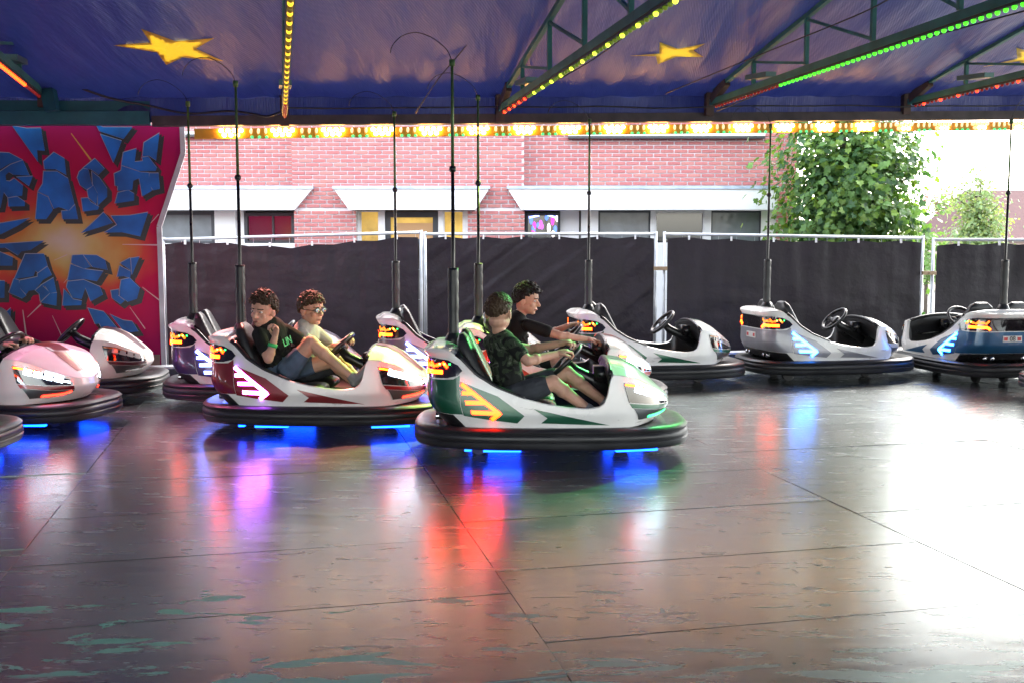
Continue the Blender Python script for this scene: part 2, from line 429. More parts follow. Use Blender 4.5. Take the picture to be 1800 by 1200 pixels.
for i in range(NU - 1):
    for j in range(NV - 1):
        a = i * NV + j; q_ = (a, a + NV, a + NV + 1, a + 1)
        if not all(hole[k] for k in q_): tf.append(q_)
t = MB(); t.add(tv, tf); t.build('tarpaulin', TARP, canopy, smooth=True, fix=False)
# unseen front hem and side sheet, added to hold skylight off the rink
MB().grid(lambda u, v: rk(lerp(CL0, CL1, u), CS1 + .01, lerp(tarp_z(lerp(CL0, CL1, u), CS1) + .01, 2.5, v)), 60, 3).build('hem', TARP, canopy, smooth=True)
MB().grid(lambda u, v: rk(CL0 - .01, lerp(CS0, CS1, u), lerp(tarp_z(CL0, lerp(CS0, CS1, u)) + .01, .1, v)), 60, 3).build('side_light_block', TARP, canopy, smooth=True)

# ---- trusses
TRG = pr('truss_green', (.05, .20, .16), .5, .2, var=.25, vs=4)
TRB = pr('truss_brown', (.10, .06, .04), .6, var=.3)
BULB = {'red': glow('bulb_red', (1, .02, .004), 1.2), 'dimred': pr('bulb_dimred', (.22, .012, .012), .25, em=(1, .03, .02), es=.015),
        'yg': glow('bulb_yellowgreen', (.45, .60, .02), .8), 'green': glow('bulb_green', (.05, .8, .015), .35), 'yellow': glow('bulb_yellow', (1, .5, .02), .3),
        'dimyellow': pr('bulb_dimyellow', (.16, .11, .01), .3, em=(1, .6, .05), es=.012), 'dimyg': pr('bulb_dimyg', (.09, .12, .01), .3, em=(.5, .8, .05), es=.02), 'orange': glow('bulb_orange', (1, .04, .004), 1.2)}
bme = MB().ball((0, 0, 0), .018, 8, 5).mesh('bulb', True)
def truss(base, vp, zb, scheme, label, lights, smax=10.5, first=.0):
    v = (vp - 900) / F; away = V((v, 1, 0)).normalized(); tw = -away
    root = tag(empty('roof_truss', base), label, 'truss', 'roof trusses over the rink')
    lo = lambda s, z=0: tw * s + V((0, 0, zb + z))
    uo = lambda s: lo(s, .10 + .166 * (s if s < 6 else 12 - s))
    MB().bar(lo(.02), lo(smax), .055, .065).build('lower_chord', TRG, root)
    up = MB(); up.bar(uo(.1), uo(6.0), .045, .045); up.bar(uo(6.0), uo(smax), .055, .055); up.build('upper_chord', TRG, root)
    s = 1.14; k = 0
    while s < smax - .4:
        MB().bar(lo(s, .0425), uo(s), .036, .036, up=tw).build('post', TRG, root)
        n_ = s + 1.15
        if n_ < smax: MB().bar(uo(s) - V((0, 0, .03)), lo(n_, .06), .024, .024).build('brace', TRG, root)
        s += 1.15
    b = MB(); b.bar(lo(-.06, -.14), lo(-.06, .22), .09, .08, up=tw); b.bar(lo(.05, .03), lo(.45, .17), .06, .1); b.build('foot_bracket', TRB, root)
    # floodlight casing clamped on the lower chord
    c = MB(); c.bar(lo(1.05, .115), lo(1.55, .075), .11, .05); c.build('lamp_casing', pr('casing', (.12, .22, .19), .4, .4), root)
    # light strip under the chord
    st = MB(); st.bar(lo(.12, -.044), lo(smax - .1, -.044), .045, .022); strip = st.build('light_strip', pr('strip_back', (.03, .04, .03), .5), root)
    s = .16
    while s < min(smax, 7.2):
        for a, bb, cname, lit in scheme:
            if a <= s < bb:
                every = lit if isinstance(lit, int) else 1
                nm = cname
                if every > 1 and int(round(s / .085)) % every: nm = {'red': 'dimred', 'yg': 'dimyg', 'yellow': 'dimyellow', 'orange': 'dimred', 'green': 'dimyg'}[cname]
                o = obj('bulb', bme, BULB[nm], strip); o.location = lo(s, -.062); break
        s += .085
    for c, e, tgt, cone in lights:
        # added spot by the unlit casing, throws a colour cast on the cars
        ld = bpy.data.lights.new('added_spot', 'SPOT'); ld.energy = e; ld.color = c; ld.spot_size = R(cone); ld.spot_blend = 1; ld.shadow_soft_size = .06
        lob = bpy.data.objects.new('added_spot', ld); col.objects.link(lob); lob.parent = root; p_ = lo(1.62, .0) + V((.0, 0, -.09)); lob.location = p_
        lob.rotation_euler = (V(tgt) - (V(base) + p_)).to_track_quat('-Z', 'Y').to_euler()
    for i, (sa, sb, c, e) in enumerate([]):
        ld = bpy.data.lights.new('strip_light', 'AREA'); ld.shape = 'RECTANGLE'; ld.size = sb - sa; ld.size_y = .05; ld.energy = e; ld.color = c
        lob = bpy.data.objects.new('strip_light', ld); col.objects.link(lob); lob.parent = root
        lob.location = lo((sa + sb) / 2, -.115); lob.rotation_euler = (0, 0, math.atan2(tw.y, tw.x))
    return root
def bpt(px, l): return rk(l, 0) 
GREEN_L, RED_L, YG_L, MAG_L = (.12, 1, .22), (1, .12, .10), (.62, 1, .2), (1, .18, .42)
TR = [
 ((4.70, 12.6), 590, 3.115, [(0, 2.6, 'red', 4), (2.6, 9, 'green', 1)], 'green lattice truss with mostly dark red bulbs, farthest from the painted board', []),
 ((2.247, 12.0), 539, 3.03, [(0, 1.75, 'dimred', 1), (1.75, 9, 'green', 1)], 'green lattice truss with a bright solid green light strip', [(GREEN_L, 190, (.40, 7.45, .75), 31)]),
 ((-.123, 11.5), 533, 2.90, [(0, 1.35, 'red', 3), (1.35, 9, 'yg', 4)], 'green lattice truss with red then yellow-green bulbs, over the green driven car', [(YG_L, 150, (-.8, 8.3, .6), 40)]),
 ((-2.356, 11.0), 491, 2.80, [(0, 1.25, 'dimred', 1), (1.25, 9, 'yellow', 3)], 'lattice truss with unlit red and yellow bulbs, seen end-on beside a star', [((1, .3, .25), 110, (-1.9, 8.2, .6), 44)]),
 ((-4.62, 10.45), 395, 2.93, [(0, .9, 'dimred', 1), (.9, 9, 'orange', 1)], 'green lattice truss with glowing orange-red bulbs above the painted board', [(MAG_L, 45, (-3.2, 8.4, .6), 48)]),
 ((7.1, 13.1), 600, 3.19, [(0, 2.6, 'dimred', 1), (2.6, 9, 'green', 1)], 'green lattice truss at the open end of the rink', []),
]
for (bx, by), vp, zb, sch, lab, lig in TR: truss(V((bx, by, 0)), vp, zb, sch, lab, lig)

# ---- rear gutter beam, valance with bulbs
def edge(l, s, z): return rk(l, s, z + ztilt(l))
BEAM = pr('gutter', (.075, .06, .055), .6, .2, var=.3)
beam = MB(); beam.bar(edge(-3.6, -.1, 2.80), edge(10, -.1, 2.80), .12, .10)
tag(beam.build('gutter_beam', BEAM), 'dark brown beam under the rear edge of the canopy', 'beam')
tb = MB(); tb.bar(edge(-8.6, -.1, 2.86), edge(-3.62, -.1, 2.83), .14, .13); tb.bar(edge(-8.6, -.16, 3.0), edge(-3.62, -.16, 2.955), .10, .10)
tag(tb.build('teal_beam', pr('beam_teal', (.02, .13, .14), .5, .2, var=.2)), 'teal painted steel beam above the graffiti board', 'beam')
pp = at(88, 150, 10.3)
po = MB(); po.bar(at(78, 120, 10.35), at(92, 196, 10.35), .12, .1, up=(0, 1, 0)); po.bar(at(66, 118, 10.3), at(100, 118, 10.3), .06, .05)
tag(po.build('teal_post', MATS['beam_teal']), 'short teal post between the teal beam and the orange lit truss', 'post')

val = tag(empty('light_valance', (0, 0, 0)), 'yellow valance board with rows of lit warm bulbs under the canopy edge', 'light board')
VY = pr('valance_yellow', (.60, .33, .02), .45, var=.2, vs=3)
vb = MB(); vb.bar(edge(-3.2, -.2, 2.68), edge(10, -.2, 2.685), .03, .105); vb.build('board', VY, val)
BW = glow('bulb_warm', (1, .50, .14), 4)
BD = pr('bulb_offwhite', (.6, .45, .3), .3, em=(1, .6, .3), es=.15)
BG = pr('bulb_offgreen', (.05, .35, .10), .3, em=(.1, 1, .3), es=.12)
vbm = MB().ell((0, 0, 0), ((.026, 0, 0), (0, .026, 0), (0, 0, .023)), 10, 6).mesh('bulb', True)
l = -2.83; gi = 0; PITCH = .523
while l < 9.6:
    dimside = l > 4.9
    for j in range(4):
        for i in (0, 1):
            if (j == 3 and i == 0): continue
            ll = l + (j - 1.5) * .066 + .03 * (i == 0)
            o = obj('bulb', vbm, BW if not dimside or (j in (1, 2) and i == 0) else BD, val); o.location = edge(ll, -.165, 2.662 + .046 * i)
    for j in range(3):
        ll = l + .2 + j * .075
        if ll > 9.7: break
        o = obj('bulb', vbm, BD, val); o.location = edge(ll, -.17, 2.70); o.scale = (.6, .6, 1.25)
        o = obj('bulb', vbm, BG, val); o.location = edge(ll + .01, -.17, 2.64); o.scale = (.7, .7, .7)
    l += PITCH; gi += 1

# ---- cables along the rear edge
CB = pr('cable', (.03, .028, .027), .5)
def cable(pts, r, label, n=6):
    c = MB(); P = [V(p) for p in pts]; out = []
    for i in range(len(P) - 1):
        p0 = P[max(i - 1, 0)]; p1 = P[i]; p2 = P[i + 1]; p3 = P[min(i + 2, len(P) - 1)]
        for k in range(n):
            t_ = k / n
            out.append(.5 * (2 * p1 + (p2 - p0) * t_ + (2 * p0 - 5 * p1 + 4 * p2 - p3) * t_ ** 2 + (3 * p1 - p0 - 3 * p2 + p3) * t_ ** 3))
    out.append(P[-1]); c.tube(out, r, 6)
    return tag(c.build('cable', CB, smooth=True), label, 'cable')
rc = random.Random(5)
pts = [at(500, 190, 10.85)] + [edge(l, .02, 2.905 + rc.uniform(-.012, .012)) for l in [x * .6 - 1.8 for x in range(17)]]
cable(pts, .008, 'thin grey cable strung along the rear canopy edge')
cable([at(70, 118, 10.2), at(110, 142, 10.3), at(190, 172, 10.5), at(260, 186, 10.7), at(330, 200, 10.8), at(400, 196, 10.85), at(440, 200, 10.85), at(470, 205, 10.85), at(500, 195, 10.85)], .012, 'grey cable sagging from the teal post to the yellow bulb truss')
cable([at(730, 200, 11.0), at(770, 140, 10.4), at(820, 80, 9.8), at(880, -8, 8.9)], .006, 'dark wire stretched up across the canopy beside the bent contact rods')
cable([at(910, 178, 11.0), at(1035, 110, 9.8), at(1130, 40, 8.7), at(1200, -6, 8.0)], .006, 'dark wire hanging under the yellow-green bulb truss')
cable([at(1260, 196, 11.8), at(1450, 120, 9.9), at(1600, 75, 8.7), at(1800, 20, 7.6)], .006, 'dark wire hanging under the bright green strip truss')
cable([at(1170, 165, 11.5), at(1340, 95, 9.8), at(1500, 30, 8.3), at(1570, -5, 7.6)], .006, 'dark wire above the bright green strip truss')

# ------------------------------------------------------------------ painted board CRASH CARS
BY = lambda px: O0.y + ((at(px, 430, 10.5).x - O0.x) * math.tan(PH))
def bp_(px, py, off=0):
    # intersection of the sight line with the vertical plane s = -.26
    a = at(px, py, 1.0) - V((0, 0, CAMH)); nrm = -SD
    pl0 = rk(0, -.36 + off, CAMH)
    k = (pl0 - V((0, 0, CAMH))).dot(nrm) / a.dot(nrm)
    return V((0, 0, CAMH)) + a * k
def board_mat():
    m = bpy.data.materials.new('airbrush'); m.use_nodes = True; n, l = nodes(m); b = n['Principled BSDF']
    tc = n.new('ShaderNodeTexCoord'); mp = n.new('ShaderNodeMapping'); l.new(tc.outputs['Object'], mp.inputs['Vector'])
    c = bp_(105, 425); mp.inputs['Location'].default_value = (-c.x * .55, 0, -c.z * .85); mp.inputs['Scale'].default_value = (.55, 0, .85)
    nz = n.new('ShaderNodeTexNoise'); nz.inputs['Scale'].default_value = 1.6; nz.inputs['Detail'].default_value = 3
    l.new(tc.outputs['Object'], nz.inputs['Vector'])
    ln = n.new('ShaderNodeVectorMath'); ln.operation = 'LENGTH'; l.new(mp.outputs[0], ln.inputs[0])
    ad = n.new('ShaderNodeMath'); ad.operation = 'MULTIPLY_ADD'; ad.inputs[1].default_value = .55; ad.inputs[2].default_value = -.27
    l.new(nz.outputs['Fac'], ad.inputs[0]); s = n.new('ShaderNodeMath'); l.new(ln.outputs['Value'], s.inputs[0]); l.new(ad.outputs[0], s.inputs[1])
    r = n.new('ShaderNodeValToRGB'); l.new(s.outputs[0], r.inputs[0]); e = r.color_ramp.elements
    e[0].position = .0; e[0].color = (.58, .52, .44, 1); e[1].position = 1.0; e[1].color = (.36, .005, .08, 1)
    for p, cc in ((.16, (.56, .42, .15)), (.27, (.55, .24, .06)), (.38, (.58, .07, .05)), (.54, (.50, .010, .06))):
        x = e.new(p); x.color = (*cc, 1)
    l.new(r.outputs[0], b.inputs['Base Color']); b.inputs['Roughness'].default_value = .6; b.inputs['Specular IOR Level'].default_value = .15
    return m
board = tag(empty('graffiti_board', (0, 0, 0)), 'red painted board with blue graffiti lettering behind the parked cars', 'sign board')
outl = [(-260, 211), (318, 221), (320, 270), (278, 399), (287, 655), (-260, 660)]
MB().prism([bp_(*p) for p in outl], -SD * .03).build('panel', board_mat(), board)
ed = MB(); ow = [(318, 221), (320, 270), (278, 399), (287, 655)]
for a, b in zip(ow, ow[1:]): ed.bar(bp_(a[0] + 2, a[1], .0), bp_(b[0] + 2, b[1], .0), .05, .045, up=-SD)
ed.build('edge_strip', pr('board_edge', (.42, .42, .43), .5, var=.2), board)
MB().bar(bp_(-260, 632, .012), bp_(281, 632, .012), .012, .11, up=(0, 0, 1)).build('base_strip', pr('board_base', (.22, .15, .10), .6, var=.3), board)
LB = pr('letter_blue', (.004, .11, .38), .55, var=.45, vs=3.5); LBK = pr('letter_shadow', (.010, .008, .010), .45); LW = pr('letter_edge', (.36, .35, .40), .45)
def grow(P, d):
    n_ = len(P); A = sum(P[i][0] * P[(i + 1) % n_][1] - P[(i + 1) % n_][0] * P[i][1] for i in range(n_)); sg = 1 if A > 0 else -1; out = []
    for i in range(n_):
        a, b, c = V(P[i - 1]), V(P[i]), V(P[(i + 1) % n_])
        n1 = V(((b - a).y, -(b - a).x)).normalized() * sg; n2 = V(((c - b).y, -(c - b).x)).normalized() * sg
        m = n1 + n2; m = m / max(.45, m.dot(n1)) if m.length > 1e-3 else n1
        out.append((b.x + m.x * d, b.y + m.y * d))
    return out
def frag(name, P):
    P = grow(P, .8)
    ptop = MB().prism([bp_(x, y, .010) for x, y in P], -SD * .003).build(name, LB, board)
    e_ = [(x - .6, y - .6) for x, y in grow(P, .6)]
    MB().prism([bp_(x, y, .0065) for x, y in e_], -SD * .002).build('letter_edge', LW, ptop)
    MB().prism([bp_(x + 7, y + 6.5, .0035) for x, y in grow(P, 1.6)], -SD * .002).build('letter_shadow', LBK, ptop)
    MB().prism([bp_(x + 3.2, y + 3, .0052) for x, y in grow(P, 1.2)], -SD * .001).build('letter_shadow', LBK, ptop)
def fr(ox, oy, s, *polys):
    for P in polys: frag('letter_fragment', [(ox + x / s, oy + y / s) for x, y in P])
fr(0, 210, 6.315,
   [(145, 80), (300, 108), (450, 105), (490, 345), (405, 340), (420, 470)],
   [(-160, 400), (0, 375), (100, 380), (240, 450), (100, 490), (0, 550), (-160, 600)],
   [(-160, 630), (0, 590), (120, 510), (250, 462), (320, 620), (150, 612), (100, 580), (55, 620), (65, 690), (110, 695), (160, 665), (250, 740), (240, 845), (160, 850), (90, 865), (40, 800), (0, 980), (-160, 980)],
   [(190, 645), (355, 640), (320, 735)], [(95, 880), (190, 865), (270, 920), (270, 960), (100, 965)],
   [(600, 375), (710, 440), (730, 610), (620, 550), (500, 550), (490, 470)],
   [(490, 585), (630, 585), (750, 660), (820, 940), (760, 1010), (690, 980), (650, 970), (600, 990), (540, 850), (430, 800), (480, 720)],
   [(425, 820), (530, 870), (580, 1010), (510, 1105), (400, 1105)], [(690, 1025), (770, 1020), (830, 960), (860, 1105), (700, 1105)])
fr(140, 210, 6.316,
   [(50, 540), (170, 445), (270, 550), (210, 610), (130, 555)], [(0, 590), (40, 555), (90, 560), (135, 740), (75, 775), (10, 730), (-20, 650)],
   [(140, 590), (215, 650), (300, 770), (300, 860), (205, 950), (205, 820), (150, 720)], [(90, 790), (150, 745), (195, 830), (180, 935), (105, 870)],
   [(25, 885), (90, 880), (120, 925), (210, 975), (200, 1000), (45, 1020)],
   [(180, 55), (260, 95), (575, 95), (485, 215), (225, 130)], [(240, 175), (460, 245), (375, 475)],
   [(490, 375), (625, 335), (605, 480), (710, 470), (700, 430), (760, 420), (850, 540), (840, 570), (660, 570), (470, 505)],
   [(720, 265), (880, 165), (845, 450), (770, 400), (705, 405)],
   [(470, 525), (680, 595), (765, 600), (765, 700), (800, 790), (700, 850), (665, 650), (590, 680), (580, 780), (430, 790), (430, 740), (400, 735), (390, 610), (465, 575)],
   [(780, 605), (870, 605), (885, 770), (820, 785), (770, 710)], [(430, 820), (540, 795), (600, 830), (600, 900), (400, 930)])
fr(0, 400, 6,
   [(-120, 190), (0, 180), (460, 145), (320, 235), (220, 250), (190, 290), (60, 210), (-120, 215)], [(-160, 265), (0, 265), (130, 320), (125, 400), (-160, 400)], [(-40, 570), (45, 570), (40, 740), (-60, 740)],
   [(270, 285), (460, 285), (495, 400), (400, 470), (370, 450), (350, 510), (160, 540)], [(210, 565), (400, 525), (400, 490), (500, 420), (540, 500), (450, 550), (370, 655), (300, 665), (275, 700), (205, 630)],
   [(150, 550), (195, 560), (200, 640), (270, 720), (235, 745), (100, 685)], [(440, 610), (560, 540), (590, 680), (530, 690), (480, 620)], [(380, 665), (440, 615), (520, 690), (430, 770), (420, 700)],
   [(440, 790), (530, 700), (595, 695), (590, 820)], [(0, 960), (110, 860), (100, 1090), (40, 1050)])
fr(0, 0, 1,
   [(182, 375), (197, 392), (143, 410), (160, 396)], [(197, 381), (229, 380), (259, 375), (246, 415), (215, 408), (184, 409), (207, 396)],
   [(0, 394), (52, 384), (30, 397), (0, 412), (-20, 412)],
   [(128, 450), (145, 449), (158, 469), (148, 472), (126, 462)], [(148, 449), (170, 450), (184, 458), (188, 474), (163, 469)], [(125, 466), (148, 474), (180, 478), (170, 494), (148, 490), (120, 492)],
   [(120, 496), (147, 493), (175, 505), (180, 518), (160, 529), (150, 505), (143, 525), (128, 523), (118, 505)], [(113, 510), (128, 527), (143, 530), (142, 536), (111, 537)],
   [(213, 463), (228, 455), (229, 474)], [(231, 455), (244, 453), (232, 483)], [(207, 486), (211, 469), (229, 478), (228, 488), (218, 485)], [(214, 493), (228, 490), (245, 507), (240, 525), (225, 530), (211, 520), (212, 505)],
   [(196, 512), (208, 510), (207, 520), (218, 529), (212, 534), (198, 524)],
   [(156, 543), (182, 549), (212, 586), (200, 594), (188, 592), (175, 568), (168, 569)], [(194, 553), (216, 564), (232, 566), (242, 582), (220, 584)])
RAY = pr('painted_ray', (.60, .42, .42), .45); RAYO = pr('painted_ray_orange', (.62, .30, .05), .45)
for (a, b, wd, mt) in (((125, 235), (160, 282), 3, RAYO), ((215, 430), (277, 431), 2.5, RAY), ((250, 505), (280, 528), 2, RAY), ((228, 540), (255, 578), 1.6, RAY), ((92, 555), (108, 590), 1.6, RAY), ((40, 545), (46, 590), 3, RAY), ((48, 558), (72, 535), 2.5, RAY), ((260, 398), (279, 377), 1.5, RAY), ((95, 458), (118, 448), 1.5, RAY), ((112, 498), (124, 484), 1.5, RAY)):
    d = (V(b) - V(a)).normalized(); q = V((-d.y, d.x)) * wd / 2
    MB().prism([bp_(*(V(p) + s_ * q * k), .0016) for p, s_, k in ((a, 1, .4), (b, 1, 1), (b, -1, 1), (a, -1, .4))], -SD * .001).build('painted_ray', mt, board)

# ------------------------------------------------------------------ site fence with dark sheeting
GALV = pr('galvanised', (.50, .52, .55), .4, .6, var=.15, vs=8)
def cloth_mat():
    m = pr('fence_sheet', (.0080, .0045, .0095), .50, var=.35, vs=3, bump=.0, spec=.4); n, l = nodes(m); b = n['Principled BSDF']  # violet cast of the car lights mixed into the sheet's base colour
    tc = n.new('ShaderNodeTexCoord'); mp = n.new('ShaderNodeMapping'); mp.inputs['Scale'].default_value = (1, 1, 1)
    l.new(tc.outputs['Object'], mp.inputs['Vector'])
    n1 = n.new('ShaderNodeTexNoise'); n1.inputs['Scale'].default_value = 14; n1.inputs['Detail'].default_value = 6; l.new(mp.outputs[0], n1.inputs['Vector'])
    bp = n.new('ShaderNodeBump'); bp.inputs['Strength'].default_value = .35; bp.inputs['Distance'].default_value = .02
    l.new(n1.outputs['Fac'], bp.inputs['Height']); l.new(bp.outputs[0], b.inputs['Normal'])
    return m
CLOTH = cloth_mat()
TIE = pr('cable_tie', (.7, .7, .72), .5)
def fence(a, b, za, zb, label, sag, diag, seed, gapl=.010):
    a = V((a[0], a[1], 0)); b = V((b[0], b[1], 0)); d = (b - a); L = d.length; d /= L; nrm = V((d.y, -d.x, 0))
    zb0 = -.45
    root = tag(empty('site_fence', (a.x, a.y, zb0)), label, 'fence', 'site fence panels behind the rink')
    P = lambda u, z, o=0: d * (u * L) + nrm * o + V((0, 0, z - zb0))
    zt = lambda u: lerp(za, zb, u)
    MB().tube([P(0, zt(0)), P(1, zt(1))], .021, 10).build('top_rail', GALV, root, smooth=True)
    MB().tube([P(0, -.33), P(1, -.33)], .018, 8).build('bottom_rail', GALV, root, smooth=True)
    for u in (0, 1): MB().tube([P(u, zb0 + .05), P(u, zt(u) + .03)], .021, 10).build('post', GALV, root, smooth=True)
    ft = MB(); 
    for u in (.0, 1.): ft.box((P(u, 0).x - .3, P(u, 0).y - .1, .0), (P(u, 0).x + .3, P(u, 0).y + .1, .12))
    ft.build('foot_block', pr('concrete_block', (.2, .2, .19), .9, var=.2), root)
    wire = MB(); k = 1
    while k * .12 * 2 < L: wire.tube([P(k * .24 / L, -.33, -.005), P(k * .24 / L, zt(k * .24 / L), -.005)], .003, 4); k += 1
    for zz in (-.1, .3, .7, 1.1): wire.tube([P(0, zz, -.005), P(1, zz, -.005)], .003, 4)
    w_ = wire.build('mesh_infill', GALV, root); w_['kind'] = 'stuff'
    rs = random.Random(seed); off = rs.uniform(0, 50)
    ntie = int(L / .5); ties = [gapl / 1 + (i + .5) / ntie * (1 - 2 * gapl) for i in range(ntie)]
    def sh(u, v):
        uu = lerp(gapl, 1 - gapl, u)
        nt = min(abs(uu - t_) for t_ in ties) * ntie
        top = zt(uu) - .035 - .028 * min(1, nt * 2) - interp(sag, uu)
        z = lerp(-.36, top, v)
        x = uu * L
        o = .055 + .034 * noise.noise(V((x * 1.3, z * 1.1, off))) + .016 * noise.noise(V((x * 4, z * 2, off)))
        if diag:
            t_ = x * .75 - z * 1.0
            o += .022 * noise.noise(V((t_ * 6, (x * .6 + z) * .55, off))) * sstep(-.3, 1.0, z) + .006 * noise.noise(V((t_ * 15, (x + z) * .9, off + 7)))
        else:
            o += .014 * noise.noise(V((x * 8, z * .7, off))) * v + .006 * noise.noise(V((x * 2, z * 9, off + 3)))
        return P(uu, z, o)
    MB().grid(sh, 130, 64).build('sheet', CLOTH, root, smooth=True)
    tm = MB()
    for t_ in ties:
        tie = MB(); tie.box((-.011, -.012, -.03), (.011, .012, .03)); o = tie.build('cable_tie', TIE, root); o.location = P(t_, zt(t_) - .04 - interp(sag, t_) * .8, .085)
    return root
NOSAG = [(0, 0), (1, 0)]
def fx(px, Y): return (at(px, 420, Y).x, Y)
fence(fx(-160, 13.9), fx(283, 13.95), 1.52, 1.50, 'dark sheeted fence panel hidden behind the graffiti board', NOSAG, False, 2)
fence(fx(287, 14.0), fx(740, 14.0), 1.50, 1.595, 'dark sheeted fence panel whose top edge sags, next to the graffiti board', [(0, 0), (.2, .01), (.42, .085), (.5, .10), (.7, .06), (1, 0)], False, 3)
fence(fx(747, 14.1), fx(1153, 14.05), 1.575, 1.575, 'dark sheeted fence panel with long diagonal creases', NOSAG, True, 4)
fence(fx(1168, 14.0), fx(1622, 13.95), 1.575, 1.52, 'smooth dark sheeted fence panel in front of the leafy tree', [(0, 0), (.3, .015), (.5, .02), (1, 0)], False, 5)
fence(fx(1641, 13.9), fx(2080, 13.8), 1.50, 1.48, 'dark sheeted fence panel in front of the distant tiled roof', [(0, .02), (.3, .0), (1, 0)], False, 6)
for px, py, Y in ((1160, 472, 14.0), (1631, 480, 13.9)):
    c = MB(); q = at(px, py, Y); c.bar(q + V((-.09, -.04, 0)), q + V((.09, -.04, 0)), .05, .05); c.tube([q + V((0, -.08, 0)), q + V((0, 0, 0))], .012, 6)
    tag(c.build('fence_clamp', pr('clamp', (.30, .22, .14), .5, .5)), 'rusty clamp joining the creased and the smooth fence panel' if px < 1400 else 'rusty clamp joining two smooth fence panels', 'clamp')

# ------------------------------------------------------------------ brick building
DB = 17.0
bld = tag(empty('brick_building', (at(720, 400, DB).x, DB, -.45)), 'low red brick building with white slanted canopies behind the fence', 'building')
bo = bld.location.copy()
def B(px, py, Y=DB): return at(px, py, Y) - bo
MORTAR = pr('mortar', (.66, .63, .66), .9, var=.08, vs=8)
WPAINT = pr('white_panel', (.80, .80, .82), .5, var=.03, vs=2)
def wall_box(px0, px1, py0, py1, Y, name, m, depth=.3):
    a = B(px0, py1, Y); b = B(px1, py0, Y)
    return MB().box((a.x, a.y, a.z), (b.x, a.y + depth, b.z)).build(name, m, bld)
ZTOP = 4.6
def wallz(x0, x1, z0, z1, Y, name='wall', m=MORTAR, depth=.3):
    return MB().box((x0 - bo.x, Y - bo.y, z0 - bo.z), (x1 - bo.x, Y - bo.y + depth, z1 - bo.z)).build(name, m, bld)
X = lambda px, Y=DB: at(px, 330, Y).x
Z = lambda py, Y=DB: at(900, py, Y).z
YW = 17.35
bricks = []   # (x, z, Y, len)
def brickfield(x0, x1, z0, z1, Y, shift=0):
    H_ = .0655; Lb = .225; z = z0 + H_ / 2; row = int(z0 / H_)
    while z < z1 - .02:
        x = x0 - (row % 2) * Lb / 2 - shift
        while x < x1:
            a = max(x, x0); b = min(x + Lb - .022, x1)
            if b - a > .03: bricks.append(((a + b) / 2, z, Y, b - a))
            x += Lb
        z += H_; row += 1
# wall masses (mortar) and the brick skins on them
xl, xr = X(180, YW), X(1366, YW); c0, c1 = X(514), X(921)
zc = Z(330, YW); zw = Z(369, YW)
wallz(xl, c0 + .05, zw, ZTOP, YW + .012); wallz(c1 - .05, xr, zw, ZTOP, YW + .012)
wallz(c0, c1, Z(366), ZTOP, DB + .012, depth=.6)
brickfield(xl, c0, zc - .1, 3.5, YW); brickfield(c1, xr, zc - .1, 3.5, YW); brickfield(c0, c1, Z(366), 3.5, DB)
for pa, pb in ((516, 625), (822, 922)):
    wallz(X(pa), X(pb), -.45, Z(366), DB + .012, depth=.5); brickfield(X(pa), X(pb), .6, Z(366), DB, .05)
# brick return seen on the far side of the last white bay
wallz(xr + .003, xr + .32, -.45, ZTOP, YW + .02, depth=.3); brickfield(xr + .003, xr + .32, .6, 3.5, YW + .008)
BRK = []
for i, c in enumerate(((.45, .16, .155), (.41, .135, .135), (.45, .18, .165), (.43, .155, .155))): BRK.append(pr(f'brick_tone_{"abcd"[i]}', c, .85, var=.12, vs=30))
bkm = MB().box((-.5, -.010, -.0235), (.5, .03, .0235)).mesh('brick')
cxv = (c0 + c1) / 2
order = sorted(range(len(bricks)), key=lambda i: (abs(bricks[i][0] - cxv - .3) * .25 + abs(bricks[i][1] - 2.6)) if bricks[i][1] > .9 else 99)
near_ = set(order[:300]); rb = random.Random(9); rest = [MB() for _ in BRK]
for i, (x, z, Y, L_) in enumerate(bricks):
    k = rb.randrange(4); dy = rb.uniform(-.002, .002)
    if i in near_:
        o = obj('brick', bkm, BRK[k], bld); o.location = (x - bo.x, Y - bo.y + dy, z - bo.z); o.scale = (L_, 1, 1)
    else:
        rest[k].box((x - bo.x - L_ / 2, Y - bo.y + dy - .010, z - bo.z - .0235), (x - bo.x + L_ / 2, Y - bo.y + .03, z - bo.z + .0235))
for k, r_ in enumerate(rest):
    o = r_.build('brickwork', BRK[k], bld); o['kind'] = 'stuff'
# roof slab
MB().box((xl - bo.x - .1, DB - bo.y - .1, ZTOP - bo.z), (xr - bo.x + .4, DB - bo.y + 7, ZTOP - bo.z + .15)).build('roof', pr('roof_felt', (.12, .12, .12), .9), bld)
MB().box((xl - bo.x, YW - bo.y + .9, 0), (xr - bo.x + .3, YW - bo.y + 6.8, ZTOP - bo.z - .02)).build('rear_block', MORTAR, bld)
# gutters / blind boxes high on the wall
GW = pr('gutter_white', (.8, .82, .86), .4); GK = pr('gutter_black', (.03, .03, .035), .4)
for pa, pb, py in ((305, 409, 236), (998, 1339, 239)):
    z_ = Z(py, YW)
    MB().box((X(pa, YW) - bo.x, YW - bo.y - .16, z_ - bo.z - .02), (X(pb, YW) - bo.x, YW - bo.y - .02, z_ - bo.z + .03)).build('blind_box', GW, bld)
    MB().box((X(pa, YW) - bo.x, YW - bo.y - .15, z_ - bo.z - .058), (X(pb, YW) - bo.x, YW - bo.y - .02, z_ - bo.z - .023)).build('blind_rail', GK, bld)
